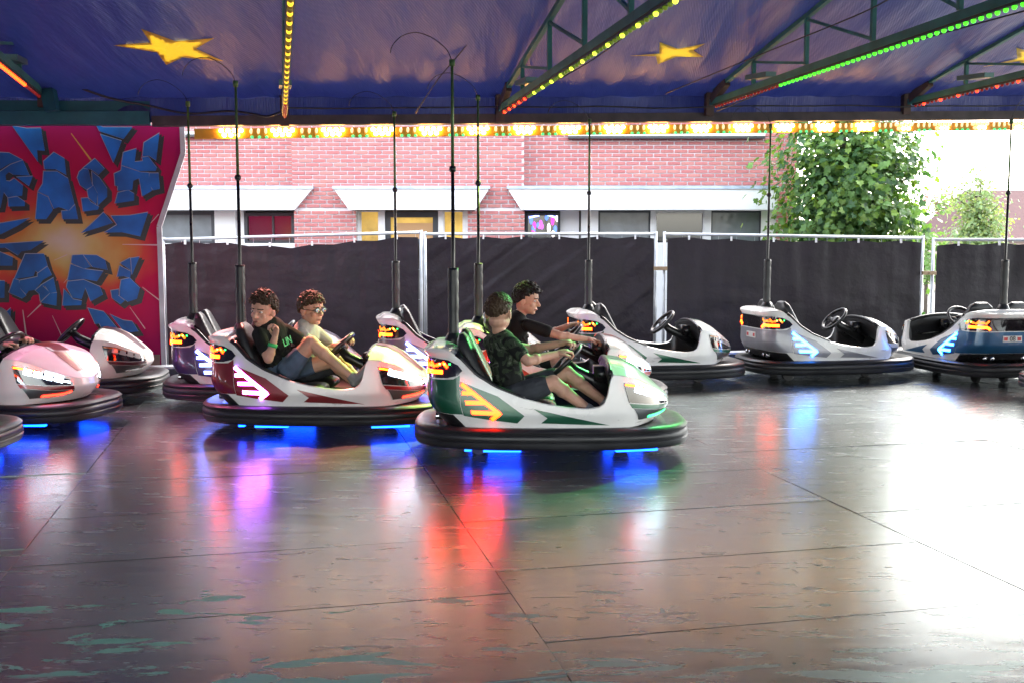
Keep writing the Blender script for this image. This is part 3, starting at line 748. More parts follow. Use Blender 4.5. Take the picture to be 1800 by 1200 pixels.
# slanted white canopies
FLASH = pr('zinc_flashing', (.42, .50, .62), .4, .3, var=.25, vs=6)
for (ta, tb_, ba, bb, yw, out) in ((150, 548, 150, 517, YW, .45), (587, 859, 613, 835, DB, .25), (893, 1366, 916, 1366, YW, .45)):
    zt_, zb_ = Z(333, yw - out), Z(369, yw - out)
    q = [V((X(ta, yw - out), yw - out, zt_)), V((X(tb_, yw - out), yw - out, zt_)), V((X(bb, yw - out), yw - out, zb_)), V((X(ba, yw - out), yw - out, zb_))]
    back = [V((q[0].x, yw + .01, zt_)), V((q[1].x, yw + .01, zt_)), V((q[2].x, yw + .01, zb_)), V((q[3].x, yw + .01, zb_))]
    MB().add([p - bo for p in q + back], [(0, 1, 2, 3), (4, 7, 6, 5), (0, 4, 5, 1), (1, 5, 6, 2), (2, 6, 7, 3), (3, 7, 4, 0)]).build('canopy', WPAINT, bld)
    MB().box((q[0].x - bo.x - .02, yw - out - .03 - bo.y, zt_ - bo.z + .003), (q[1].x - bo.x + .02, yw - bo.y - .015, zt_ - bo.z + .05)).build('flashing', FLASH, bld)
# shop front below: frames, panes, posts
GLASS = pr('dark_glass', (.02, .024, .028), .05, 0, 1)
GREYG = pr('screened_glass', (.16, .18, .20), .35, 0, .5, var=.15)
INT = pr('interior_yellow', (.45, .30, .06), .6, em=(1, .62, .15), es=.05, var=.7, vs=2.5)
FRD = pr('frame_dark', (.03, .035, .045), .4)
WOOD = pr('interior_wood', (.35, .2, .1), .6, em=(1, .6, .25), es=.02)
def win(pa, pb, py0, py1, Y, frame, pane, mull=(), fw=.06):
    x0, x1, z1, z0 = X(pa, Y) - bo.x, X(pb, Y) - bo.x, Z(py0, Y) - bo.z, Z(py1, Y) - bo.z
    y = Y - bo.y
    fm = MB()
    fm.box((x0, y, z0), (x0 + fw, y + .08, z1)); fm.box((x1 - fw, y, z0), (x1, y + .08, z1))
    fm.box((x0 + fw, y, z1 - fw), (x1 - fw, y + .08, z1)); fm.box((x0 + fw, y, z0), (x1 - fw, y + .08, z0 + fw))
    wd = fm.build('window', frame, bld)
    MB().box((x0 + fw, y + .05, z0 + fw), (x1 - fw, y + .06, z1 - fw)).build('pane', pane, wd)
    for mx in mull:
        xx = X(mx, Y) - bo.x; MB().box((xx - .012, y + .01, z0 + fw), (xx + .012, y + .049, z1 - fw)).build('glazing_bar', frame, wd)
    return wd
SB = YW + .12
wallz(xl, c0, -.45, zw, SB + .5, 'shop_back', pr('shop_inside', (.12, .11, .10), .8)); wallz(c1, xr, -.45, zw, SB + .5, 'shop_back', MATS['shop_inside'])
wallz(c0 + .02, c1 - .02, -.45, Z(368), DB + .9, 'shop_back', MATS['shop_inside'])
POST = 430
def post(pa, pb, Y): wallz(X(pa, Y), X(pb, Y), -.45, Z(369, Y) , Y - .02, 'white_post', WPAINT, .12)
post(376, 413, SB); post(412, 428, SB + .05)
win(270, 375, 373, POST, SB, FRD, GREYG, fw=.05)
win(428, 516, 375, POST, SB + .02, FRD, GLASS, (478,), fw=.05)
post(622, 632, DB + .2); post(666, 676, DB + .2); post(770, 779, DB + .2); post(815, 824, DB + .2)
win(632, 666, 371, POST, DB + .22, WPAINT, INT, fw=.02)
win(676, 770, 373, POST, DB + .22, FRD, INT, (), fw=.09)
wallz(X(690), X(762), Z(POST), Z(392), DB + .25, 'sideboard', WOOD, .02)
win(779, 815, 371, POST, DB + .22, WPAINT, INT, fw=.02)
win(924, 985, 375, POST, SB, FRD, GLASS, fw=.04)
post(985, 1018, SB + .1); post(1022, 1052, SB)
for pa, pb, pn in ((1052, 1145, GREYG), (1152, 1240, GLASS), (1250, 1340, GREYG)): win(pa, pb, 371, POST, SB, MATS['frame_dark'] if pn is not GLASS else WPAINT, pn, fw=.03)
for pa, pb in ((1144, 1153), (1239, 1251), (1339, 1367)): post(pa, pb, SB - .01)
wallz(xl, c0, -.45, Z(POST - 2, SB), SB - .03, 'plinth', WPAINT, .1); wallz(c1, xr, -.45, Z(POST - 2, SB), SB - .03, 'plinth', WPAINT, .1)
# goods with coloured lights in the small shop window
rg = random.Random(21)
for i in range(16):
    px = rg.uniform(930, 980); py = rg.uniform(382, 412); q = B(px, py, SB + .03); e = MB(); e.ell(q, ((.03, 0, 0), (0, .012, 0), (0, 0, rg.uniform(.03, .09))), 8, 5)
    c = rg.choice([(.7, .05, .4), (.5, .1, .7), (.8, .3, .1), (.1, .2, .8), (.8, .75, .7)]); e.build('shop_item', pr('item_%d' % (i % 5), c, .5, em=c, es=.25), bld)
b_ = MB(); b_.bar(B(930, 383, SB + .03), B(948, 379, SB + .03), .02, .03); b_.bar(B(962, 378, SB + .03), B(980, 384, SB + .03), .02, .03); b_.build('neon_tube', glow('neon', (.15, .2, 1), 1.2), bld)

# ------------------------------------------------------------------ trees
def leafmat(name, c):
    m = pr(name, c, .55, var=.35, vs=5); b = m.node_tree.nodes['Principled BSDF']
    b.inputs['Transmission Weight'].default_value = 0
    n, l = nodes(m); tr = n.new('ShaderNodeBsdfTranslucent'); tr.inputs['Color'].default_value = (c[0] * 1.6, c[1] * 1.5, c[2] * .8, 1)
    mx = n.new('ShaderNodeMixShader'); mx.inputs[0].default_value = .35
    l.new(b.outputs[0], mx.inputs[1]); l.new(tr.outputs[0], mx.inputs[2]); l.new(mx.outputs[0], n['Material Output'].inputs[0]); return m
BARK = pr('bark', (.09, .075, .06), .9, var=.35, vs=12, bump=.5, bs=25)
LOBE = [(0, 0), (.28, -.10), (.5, .16), (.36, .32), (.46, .62), (.2, .62), (0, 1), (-.2, .62), (-.46, .62), (-.36, .32), (-.5, .16), (-.28, -.10)]
def tree(base, h, rad, cz, rz, nleaf, lsize, mats, label, seed, lobed=True, limbs=9, cone=0):
    rt = random.Random(seed); root = tag(empty('tree', base), label, 'tree')
    tr = MB(); lean = V((rt.uniform(-.1, .1), rt.uniform(-.1, .1), 0))
    tp_ = [V((0, 0, 0)), V((.02, 0, h * .3)) + lean * .3, V((-.03, .02, h * .6)) + lean * .6, V((0, 0, h * .93)) + lean]
    tr.tube(tp_, [.085 * h / 5, .07 * h / 5, .045 * h / 5, .01], 9)
    ends = []
    for i in range(limbs):
        z = h * rt.uniform(.3, .85); a = rt.uniform(0, 6.28); ln = rad * rt.uniform(.6, .95) * (1 - cone * (z / h - .3))
        p0 = V((0, 0, z)); p1 = p0 + V((math.cos(a) * ln * .5, math.sin(a) * ln * .5, ln * .25)); p2 = p0 + V((math.cos(a) * ln, math.sin(a) * ln, ln * .6))
        tr.tube([p0, p1, p2], [.028 * h / 5, .018 * h / 5, .006], 6); ends += [p1, p2, (p1 + p2) / 2]
    tr.build('trunk', BARK, root, smooth=True)
    # clumps of leaves round the limbs and through the crown
    clumps = [V(e) for e in ends]
    while len(clumps) < max(26, nleaf // 32):
        p = V((rt.gauss(0, 1), rt.gauss(0, 1), rt.gauss(0, 1))).normalized() * rt.random() ** .4
        zz = cz + p.z * rz; kx = 1 - cone * max(0, min(1, (zz - cz) / rz * .5 + .5))
        clumps.append(V((p.x * rad * kx, p.y * rad * kx, zz)))
    ms = [MB() for _ in mats]
    for i in range(nleaf):
        c = rt.choice(clumps); p = c + V((rt.gauss(0, .17), rt.gauss(0, .17), rt.gauss(0, .14))) * rad
        s = lsize * rt.uniform(.6, 1.25)
        out = V((p.x, p.y, (p.z - cz) * .4)); out = out.normalized() if out.length > .01 else V((0, 0, 1))
        nrm = (out * .8 + V((rt.gauss(0, .5), rt.gauss(0, .5), rt.gauss(.45, .4)))).normalized()
        tip = (V((rt.gauss(0, 1), rt.gauss(0, 1), -.7))); tip = (tip - nrm * tip.dot(nrm)).normalized(); sd = tip.cross(nrm)
        shp = LOBE if lobed else [(0, 0), (.28, .3), (.2, .75), (0, 1), (-.2, .75), (-.28, .3)]
        vs_ = [p + sd * (x * s) + tip * (y * s) + nrm * (abs(x) * s * .22 - y * y * s * .12) for x, y in shp]
        ms[rt.randrange(len(ms))].add([p + tip * .4 * s] + vs_, [(0, k + 1, (k + 1) % len(vs_) + 1) for k in range(len(vs_))])
    for m_, mt in zip(ms, mats): m_.build('crown', mt, root, fix=False)
    return root
G1, G2, G3 = leafmat('leaf_mid', (.09, .19, .045)), leafmat('leaf_dark', (.035, .10, .03)), leafmat('leaf_light', (.14, .24, .04))
q = at(1478, 600, 15.8)
tree((q.x, q.y, -.45), 5.6, 1.05, 2.35, 2.0, 11000, .105, [G1, G1, G2, G3], 'leafy green plane tree with large lobed leaves beside the brick building', 4)
G4, G5 = leafmat('leaf_pale', (.15, .23, .10)), leafmat('leaf_pale_yellow', (.20, .26, .08))
q = at(1712, 600, 27)
tree((q.x, q.y, -.45), 4.1, 1.25, 1.6, 1.7, 6000, .12, [G4, G4, G5], 'pale green pointed tree in front of the distant tiled roof', 6, False, 12, .85)
q = at(1625, 600, 24)
tree((q.x, q.y, -.45), 3.0, .8, 1.5, .95, 1100, .12, [G1, G4], 'small green tree peeping out behind the leafy plane tree', 8, False, 8, .4)
G6 = leafmat('leaf_copper', (.12, .06, .06))
q = at(1655, 600, 60)
tree((q.x, q.y, -.45), 4.7, 1.6, 2.8, 1.5, 900, .26, [G6, G6, G4], 'hazy copper coloured tree far behind the fence gap', 11, False, 8, .3)

# ---- distant house with a red tiled roof
YH = 38
hs_ = tag(empty('tiled_house', (at(1850, 420, YH).x, YH, -.45)), 'distant house with a dull red tiled roof at the right of the trees', 'house')
ho = hs_.location.copy()
def Hh(px, py, Y=YH): return at(px, py, Y) - ho
TILE = pr('roof_tile', (.07, .02, .022), .8, var=.18, vs=6)
z0, z1 = Hh(1700, 425).z, Hh(1760, 330).z; xa, xb = Hh(1722, 400).x, Hh(1990, 400).x; xrg = Hh(1766, 330).x
MB().box((xa + .2, .4, 0), (xb, 6, z0 + .1)).build('wall', pr('house_wall', (.5, .4, .36), .9, var=.1), hs_)
N = 14
for i in range(N):
    ta, tb2 = i / N, (i + 1) / N
    za, zb2 = lerp(z0, z1, ta), lerp(z0, z1, tb2); ya, yb = lerp(0, 3.2, ta), lerp(0, 3.2, tb2)
    xs = lerp(xa - .3, xrg, ta)
    m_ = MB(); m_.add([(xs, ya, za), (xb, ya, za), (xb, yb + .05, zb2 + .03), (lerp(xa - .3, xrg, tb2), yb + .05, zb2 + .03), (xs, ya, za + .06), (xb, ya, za + .06), (xb, yb, zb2 + .07), (lerp(xa - .3, xrg, tb2), yb, zb2 + .07)], [(0, 1, 2, 3), (4, 7, 6, 5), (0, 4, 5, 1), (1, 5, 6, 2), (2, 6, 7, 3), (3, 7, 4, 0)])
    m_.build('tile_course', TILE, hs_)
MB().add([(xa - .3, 0, z0), (xrg, 3.2, z1 + .05), (xrg, 3.4, z1 + .05), (xa - .3, 6.6, z0)], [(0, 1, 2, 3)]).build('roof_end', TILE, hs_)
YH2 = 70
q = at(1640, 420, YH2); h2 = tag(empty('far_house', (q.x, YH2, -.45)), 'pale pinkish far house between the plane tree and the pointed tree', 'house')
wv = MB(); wv.box((-1.6, 0, 0), (1.6, 5, 1.9)); wv.build('wall', pr('far_wall', (.22, .15, .14), .9, var=.1), h2)
rv_ = MB(); rv_.add([(-1.8, -.2, 1.9), (1.8, -.2, 1.9), (1.8, 2.5, 2.5), (-1.8, 2.5, 2.5), (1.8, 5.2, 1.9), (-1.8, 5.2, 1.9)], [(0, 1, 2, 3), (3, 2, 4, 5), (0, 3, 5), (1, 4, 2), (0, 5, 4, 1)]); rv_.build('roof', pr('far_roof', (.2, .09, .08), .85, var=.15), h2)

# ------------------------------------------------------------------ bumper cars
def textmesh(s, size, ext=.002):
    cu = bpy.data.curves.new('t', 'FONT'); cu.body = s; cu.size = size; cu.align_x = 'CENTER'; cu.align_y = 'CENTER'; cu.extrude = ext
    o = bpy.data.objects.new('t', cu); col.objects.link(o); bpy.context.view_layer.update()
    dg = bpy.context.evaluated_depsgraph_get(); me = bpy.data.meshes.new_from_object(o.evaluated_get(dg)); bpy.data.objects.remove(o); return me
def catmull(P, n=8):
    P = [V(p) for p in P]; out = []
    for i in range(len(P) - 1):
        p0 = P[max(i - 1, 0)]; p1 = P[i]; p2 = P[i + 1]; p3 = P[min(i + 2, len(P) - 1)]
        for k in range(n):
            t_ = k / n
            out.append(.5 * (2 * p1 + (p2 - p0) * t_ + (2 * p0 - 5 * p1 + 4 * p2 - p3) * t_ ** 2 + (3 * p1 - p0 - 3 * p2 + p3) * t_ ** 3))
    return out + [P[-1]]
HALF = catmull([(-.845, 0), (-.845, .15), (-.835, .28), (-.80, .38), (-.72, .445), (-.55, .485), (-.3, .505), (0, .51), (.25, .50), (.42, .475), (.56, .42), (.68, .33), (.77, .21), (.815, .10), (.825, 0)], 10)
ARC = [0]
for a, b in zip(HALF, HALF[1:]): ARC.append(ARC[-1] + (b - a).length)
ATOT = ARC[-1]
def arcpt(a):
    a = min(max(a, 0), ATOT); lo, hi = 0, len(ARC) - 1
    while hi - lo > 1:
        m = (lo + hi) // 2
        if ARC[m] <= a: lo = m
        else: hi = m
    return HALF[lo].lerp(HALF[hi], (a - ARC[lo]) / max(1e-9, ARC[hi] - ARC[lo]))
def arc_of_x(x):
    lo, hi = 0, ATOT
    for _ in range(40):
        m = (lo + hi) / 2
        if arcpt(m).x < x: lo = m
        else: hi = m
    return lo
A0 = arc_of_x(0); QR = -A0; QN = ATOT - A0
ZT = [(-.845, .735), (-.78, .752), (-.70, .752), (-.655, .735), (-.61, .69), (-.51, .585), (-.38, .505), (-.2, .435), (-.05, .398), (.1, .375), (.22, .365), (.30, .375), (.34, .40), (.365, .46), (.38, .545), (.40, .585), (.5, .575), (.6, .545), (.7, .49), (.78, .435), (.825, .405)]
def body_pt(a, z, side):
    if a < 0: a, side = -a, -side
    if a > ATOT: a, side = 2 * ATOT - a, -side
    p = arcpt(a); x, y = p.x, p.y
    v = max(0, (z - .24) / .5); y *= 1 - .13 * v ** 1.5 - .03 * sstep(.34, .25, z)
    wr = sstep(-.42, -.82, x)
    x += wr * (.13 * max(0, (.44 - z) / .2) ** 1.8 - .028 * sstep(.68, .735, z))
    wn = sstep(.42, .8, x)
    x -= wn * (.085 * max(0, (.35 - z) / .1) ** 1.4 + .20 * max(0, z - .36))
    return V((x, y * side, z))
def body_n(a, z, side):
    d1 = body_pt(a + .004, z, side) - body_pt(a - .004, z, side); d2 = body_pt(a, z + .004, side) - body_pt(a, z - .004, side)
    n = d1.cross(d2)
    c = body_pt(a, z, side)
    if n.dot(V((c.x * .6, c.y, .05))) < 0: n = -n
    return n.normalized()
def S(q, z, side=1, off=0):
    a = q + A0; return body_pt(a, z, side) + body_n(a, z, side) * off
def patch_into(mb, poly, off, depth, sides=(1, -1), mx=.03):
    for sd in sides:
        bm = bmesh.new(); vs_ = [bm.verts.new((x, y, 0)) for x, y in poly]; bm.faces.new(vs_)
        bmesh.ops.triangulate(bm, faces=bm.faces[:])
        for _ in range(5):
            le = [e for e in bm.edges if e.calc_length() > mx]
            if not le: break
            bmesh.ops.subdivide_edges(bm, edges=le, cuts=1); bmesh.ops.triangulate(bm, faces=[f for f in bm.faces if len(f.verts) > 3])
        bm.verts.index_update(); V0 = [(v.co.x, v.co.y) for v in bm.verts]; n_ = len(V0)
        vs2 = [S(x, y, sd, off) for x, y in V0] + [S(x, y, sd, off - depth) for x, y in V0]
        fs = [tuple(v.index for v in f.verts) for f in bm.faces]
        for e in bm.edges:
            if len(e.link_faces) == 1: i, j = e.verts[0].index, e.verts[1].index; fs.append((i, j, j + n_, i + n_))
        bm.free(); mb.add(vs2, fs)
    return mb
def patch_mesh(name, polys, off, depth=.012, sides=(1, -1), smooth=True):
    mb = MB()
    for p in polys: patch_into(mb, p, off, depth, sides)
    me = mb.mesh(name, smooth); sharp(me, 40); return me
def strip(p, q, w):
    p, q = V(p), V(q); d = (q - p).normalized(); n_ = V((-d.y, d.x)) * w / 2
    return [tuple(p + n_), tuple(p - n_), tuple(q - n_), tuple(q + n_)]

CM = {}
def cmesh(name, fn):
    if name not in CM: CM[name] = fn()
    return CM[name]
AS = []
a_ = 0
while a_ < ATOT:
    AS.append(a_); x_ = arcpt(a_).x; a_ += .010 if .27 < x_ < .43 else (.018 if x_ < -.7 or x_ > .7 else .03)
AS.append(ATOT)
def ztop(a): return interp(ZT, arcpt(a).x)
LOOPA = [(a, 1) for a in AS] + [(a, -1) for a in reversed(AS[1:-1])]
def rim_pt(a, sd, ins=0, dz=0):
    z = ztop(a); p = body_pt(a, z, sd); n_ = body_n(a, z, sd); n_ = V((n_.x, n_.y, 0))
    n_ = n_.normalized() if n_.length > 1e-5 else V((-1, 0, 0))
    return p - n_ * ins + V((0, 0, dz))
def m_body():
    mb = MB(); NR = 34; rows = NR + 3
    vs_ = []
    for a, sd in LOOPA:
        zt = ztop(a)
        for j in range(NR + 1): vs_.append(body_pt(a, lerp(.236, zt, j / NR), sd))
        vs_.append(rim_pt(a, sd, .012, .006)); vs_.append(rim_pt(a, sd, .03, -.004))
    n = len(LOOPA); fs = []
    for i in range(n):
        for j in range(rows - 1):
            p = i * rows + j; q = ((i + 1) % n) * rows + j; fs.append((p, q, q + 1, p + 1))
    mb.add(vs_, fs)
    # bonnet
    ha = [arc_of_x(lerp(.386, .8235, i / 30)) for i in range(31)]; J = 17
    def crown(x): return interp([(.38, .078), (.5, .07), (.6, .056), (.7, .036), (.78, .014), (.825, 0)], x)
    hv = []
    for a in ha:
        Lp, Rp = rim_pt(a, 1, .004, .004), rim_pt(a, -1, .004, .004); x = arcpt(a).x
        for j in range(J):
            t_ = j / (J - 1); p = Lp.lerp(Rp, t_); k = 1 - abs(2 * t_ - 1) ** 2.2
            hv.append(p + V((0, 0, crown(x) * k)))
    mb.add(hv, [(i * J + j, i * J + j + 1, (i + 1) * J + j + 1, (i + 1) * J + j) for i in range(len(ha) - 1) for j in range(J - 1)])
    # rear deck
    da = [arc_of_x(lerp(-.8445, -.63, i / 14)) for i in range(15)]; dv = []
    for a in da:
        Lp, Rp = rim_pt(a, 1, .004, .004), rim_pt(a, -1, .004, .004)
        for j in range(J): t_ = j / (J - 1); dv.append(Lp.lerp(Rp, t_) + V((0, 0, .022 * (1 - (2 * t_ - 1) ** 4) * sstep(-.845, -.8, Lp.x))))
    mb.add(dv, [(i * J + j, i * J + j + 1, (i + 1) * J + j + 1, (i + 1) * J + j) for i in range(len(da) - 1) for j in range(J - 1)])
    me = mb.mesh('body', True); sharp(me, 50); return me
def bonnet_pt(x, t_, off):
    a = arc_of_x(x); Lp, Rp = rim_pt(a, 1, .004, .004), rim_pt(a, -1, .004, .004)
    k = 1 - abs(2 * t_ - 1) ** 2.2
    return Lp.lerp(Rp, t_) + V((0, 0, off + interp([(.38, .078), (.5, .07), (.6, .056), (.7, .036), (.78, .014), (.825, 0)], x) * k))
def m_stripe():
    mb = MB()
    for s0, s1 in ((.40, .60),):
        mb.grid(lambda u, v: bonnet_pt(lerp(.40, .775, u), .5 + (lerp(s0, s1, v) - .5) * lerp(1, 1.5, u), .004), 24, 7)
    return mb.mesh('bonnet_stripe', True)
def m_dash():
    mb = MB(); J = 13
    mb.grid(lambda u, v: bonnet_pt(.392, lerp(.03, .97, u), -.006) + V((-.012 - .10 * v * (1 - v) * 4 * .3 + .06 * v, 0, -.19 * v)), J, 7)
    mb.tube([bonnet_pt(.392, lerp(.04, .96, i / 14), .002) + V((-.006, 0, 0)) for i in range(15)], .018, 8)
    mb.box((.30, -.10, .50), (.42, .06, .60))
    return mb.mesh('dashboard', True)
def m_tub():
    mb = MB(); n = len(LOOPA); vs_ = []
    for a, sd in LOOPA:
        z = min(ztop(a), .70)
        vs_ += [rim_pt(a, sd, .028, -.006), rim_pt(a, sd, .045, -.05)]
        p = rim_pt(a, sd, .06); vs_.append(V((p.x * .97, p.y * .97, .27)))
    fs = []
    for i in range(n):
        for j in range(2): p = i * 3 + j; q = ((i + 1) % n) * 3 + j; fs.append((p, q, q + 1, p + 1))
    fs.append(tuple(i * 3 + 2 for i in range(n))); mb.add(vs_, fs)
    return mb.mesh('cockpit_tub', True)
def m_trim(side=1):
    mb = MB()
    for sd in (side,):
        pts = [rim_pt(a, sd, .018, .006) for a in AS if -.66 < arcpt(a).x < -.17]
        mb.tube(pts, [lerp(.022, .012, i / (len(pts) - 1)) for i in range(len(pts))], 8)
    return mb.mesh('edge_trim', True)
def bumper_loop(t_, n_off):
    ex, ey = .72, .62
    def P(tt):
        c, s_ = math.cos(tt), math.sin(tt)
        return V((.95 * math.copysign(abs(c) ** ex, c), .578 * math.copysign(abs(s_) ** ey, s_), 0))
    e = 2e-3; p = P(t_); d = P(t_ + e) - P(t_ - e)
    n_ = V((d.y, -d.x, 0)); n_ = n_.normalized() if n_.length > 1e-9 else V((1, 0, 0))
    return p + n_ * n_off
BT = []
for k in range(120):
    t_ = 2 * math.pi * (k + .5) / 120
    BT.append(t_)
def m_bumper():
    prof = [(-.17, .222), (-.11, .238), (-.05, .246), (-.02, .241), (-.004, .226), (-.006, .213), (-.014, .206), (-.006, .199), (0, .188), (0, .165), (-.008, .158), (0, .150), (-.003, .125), (-.016, .105), (-.05, .097), (-.15, .10)]
    mb = MB(); mb.grid(lambda u, v: (lambda i, j: bumper_loop(BT[i], prof[j][0]) + V((0, 0, prof[j][1])))(min(119, int(round(u * 120))) % 120, int(round(v * (len(prof) - 1)))), 120, len(prof), cu=True)
    me = mb.mesh('bumper', True); sharp(me, 50); return me
def m_chassis():
    mb = MB(); mb.prism([bumper_loop(t_, -.14) + V((0, 0, .115)) for t_ in BT], (0, 0, .112)); return mb.mesh('chassis')
def m_seat():
    mb = MB(); sp = [(-.38, .33), (-.45, .46), (-.525, .62), (-.575, .73), (-.605, .80), (-.615, .84)]; hw = [.185, .19, .175, .15, .125, .07]; th = [.06, .06, .055, .05, .045, .02]
    def f(u, v):
        k = v * (len(sp) - 1); i = min(int(k), len(sp) - 2); t_ = k - i
        x, z = lerp(sp[i][0], sp[i + 1][0], t_), lerp(sp[i][1], sp[i + 1][1], t_); w_, h_ = lerp(hw[i], hw[i + 1], t_), lerp(th[i], th[i + 1], t_)
        c, s_ = math.cos(2 * math.pi * u), math.sin(2 * math.pi * u)
        return V((x + h_ * math.copysign(abs(s_) ** .6, s_) * .9, w_ * math.copysign(abs(c) ** .5, c), z + h_ * .4 * s_))
    mb.grid(f, 28, 22, cu=True)
    top = [f(u / 28, 1) for u in range(28)]; mb.add(top, [tuple(range(28))])
    return mb.mesh('seat_back', True)
def m_cushion():
    mb = MB()
    def f(u, v):
        c, s_ = math.cos(2 * math.pi * u), math.sin(2 * math.pi * u); e = lambda q_: math.copysign(abs(q_) ** .4, q_)
        k = math.sin(math.pi * v) ** .35
        return V((-.2 + .24 * e(c) * k, .19 * e(s_) * k, .315 - .05 * math.cos(math.pi * v) + .02 * c))
    mb.grid(f, 28, 12, cu=True); return mb.mesh('seat_cushion', True)
WC = V((.10, -.03, .635)); WA = V((-.70, 0, .71)).normalized(); WU = V((.71, 0, .70)).normalized(); WR = V((0, 1, 0))
def m_wheel():
    mb = MB(); n = 40; ring = [WC + (WU * math.sin(2 * math.pi * k / n) + WR * math.cos(2 * math.pi * k / n)) * .148 for k in range(n)]
    vs_ = []
    for k in range(n):
        o = (ring[k] - WC).normalized()
        for j in range(8): a = 2 * math.pi * j / 8; vs_.append(ring[k] + (o * math.cos(a) + WA * math.sin(a)) * .0175)
    mb.add(vs_, [(k * 8 + j, k * 8 + (j + 1) % 8, ((k + 1) % n) * 8 + (j + 1) % 8, ((k + 1) % n) * 8 + j) for k in range(n) for j in range(8)])
    return mb.mesh('steering_wheel', True)
def m_spokes():
    mb = MB()
    for a in (0, math.pi, -math.pi / 2): mb.bar(WC - WA * .02, WC + (WU * math.sin(a) + WR * math.cos(a)) * .145, .045, .014, up=WA)
    mb.ell(WC - WA * .012, (WU * .055, WR * .06, WA * .024), 16, 8); return mb.mesh('spoke', True)
def m_column():
    mb = MB(); mb.tube([WC - WA * .02, WC - WA * .10, V((.30, -.03, .50)), V((.44, -.03, .40))], [.03, .042, .045, .04], 12); return mb.mesh('steering_column', True)
def m_wheels(x, y):
    mb = MB(); mb.tube([(x, y - .02, .06), (x, y + .02, .06)], .06, 18); mb.bar((x, y, .06), (x, y, .125), .03, .05); return mb.mesh('castor')
def m_pole():
    mb = MB(); mb.tube([(-.68, 0, .60), (-.68, 0, 1.28), (-.68, 0, 1.955)], [.018, .014, .012], 12); mb.ball((-.68, 0, 1.96), .026); return mb.mesh('pole', True)
def m_sleeve():
    mb = MB(); rs = random.Random(4); pts = [(-.68, 0, z) for z in [.70 + .02 * i for i in range(30)]]
    mb.tube(pts, [.038 + rs.uniform(-.002, .002) for _ in pts], 14); mb.tube([(-.68, 0, .735), (-.68, 0, .79), (-.68, 0, .83)], [.075, .06, .038], 16); return mb.mesh('pole_sleeve', True)
def m_rod():
    mb = MB(); mb.tube([(-.68, 0, 1.95), (-.68, 0, 2.68)], [.012, .0095], 10); mb.tube([(-.68, 0, 2.655), (-.68, 0, 2.70)], .02, 10); return mb.mesh('contact_rod', True)
def m_whisk():
    pts = catmull([(-.68, 0, 2.69), (-.72, 0, 2.77), (-.82, .01, 2.85), (-.93, .02, 2.885), (-1.03, .03, 2.86), (-1.09, .03, 2.80), (-1.105, .03, 2.75)], 6)
    mb = MB(); mb.tube([(p.x, p.y, p.z) for p in pts], .0028, 6); return mb.mesh('contact_whisker', True)
def mirror(poly): return [(2 * QR - x, y) for x, y in poly]
def m_band():
    up = [(-.60, .615), (-.63, .65), (-.70, .682), (-.80, .695)]; lo = [(-.80, .562), (-.70, .565), (-.63, .582)]
    poly = up + [(QR, .695)] + mirror(up)[::-1] + mirror(lo[::-1])[::-1][::-1] + [(QR, .562)] + lo
    poly = up + [(QR, .695)] + [(2 * QR - x, y) for x, y in reversed(up)] + [(2 * QR - x, y) for x, y in reversed(lo)] + [(QR, .562)] + lo
    return patch_mesh('tail_lamp', [poly], .006, .02, (1,))
def m_tailbar(sd=1):
    return patch_mesh('tail_light_bar', [strip((-.735, .602), (-.92, .602), .026), strip((-.915, .604), (-.955, .578), .022)], .013, .012, (sd,))
def m_tailup(sd=1):
    ps = [strip((-.77, .641), (-.90, .641), .012)] + [strip((-.70 - .05 * i, .632 + (.02 if i % 2 else 0)), (-.735 - .05 * i, .645 + (0 if i % 2 else .022)), .018) for i in range(5)]
    return patch_mesh('tail_light_upper', ps, .012, .010, (sd,))
def m_greendots(sd=1): return patch_mesh('indicator', [strip((-.68 - .035 * i, .655), (-.69 - .035 * i, .655), .01) for i in range(3)], .012, .008, (sd,))
def m_rear():
    e = [(-.615, .33), (-.615, .572)]; poly = [(-.618, .33), (-.618, .585), (-.66, .558), (-.75, .553), (QR, .553)]
    lo = [(QR, .338), (-.85, .338), (-.72, .330)]
    full = poly + [(2 * QR - x, y) for x, y in reversed(poly[:-1])] + [(2 * QR - x, y) for x, y in reversed(lo[1:])] + lo
    return patch_mesh('rear_panel', [full], .004, .012, (1,))
def m_diffuser():
    poly = [(-.66, .240), (-.70, .325), (-.85, .333), (QR, .333)]; lo = [(QR, .240)]
    full = poly + [(2 * QR - x, y) for x, y in reversed(poly[:-1])] + lo
    return patch_mesh('diffuser', [full], .005, .012, (1,))
def m_exhaust(y0=.17):
    mb = MB()
    for y in (y0,):
        x = body_pt(.0 + abs(y), .285, 1).x; mb.tube([(x + .02, y, .285), (x - .03, y, .285)], .024, 14, cap=False); mb.tube([(x - .03, y, .285), (x + .0, y, .285)], .019, 14)
    return mb.mesh('exhaust', True)
def m_plate(): return patch_mesh('number_plate', [[(QR - .11, .455), (QR + .11, .455), (QR + .11, .515), (QR - .11, .515)]], .010, .012, (1,), False)
def m_platered(): return patch_mesh('plate_mark', [strip((QR - .098, .485), (QR - .058, .485), .034), strip((QR + .058, .485), (QR + .098, .485), .034)], .0125, .004, (1,), False)
ARROWP = [(-.613, .545), (-.365, .452), (-.188, .325), (-.235, .275), (-.612, .322)]
def m_arrowp(sd=1): return patch_mesh('arrow_panel', [ARROWP], .0045, .010, (sd,))
def m_led(sd=1):
    w_ = .025
    ps = [strip((-.605, .53), (-.352, .338), w_), strip((-.345, .345), (-.405, .298), w_ * 1.05), strip((-.60, .470), (-.528, .470), w_), strip((-.578, .408), (-.45, .408), w_), strip((-.545, .346), (-.365, .340), w_)]
    return patch_mesh('arrow_light', ps, .010, .010, (sd,))
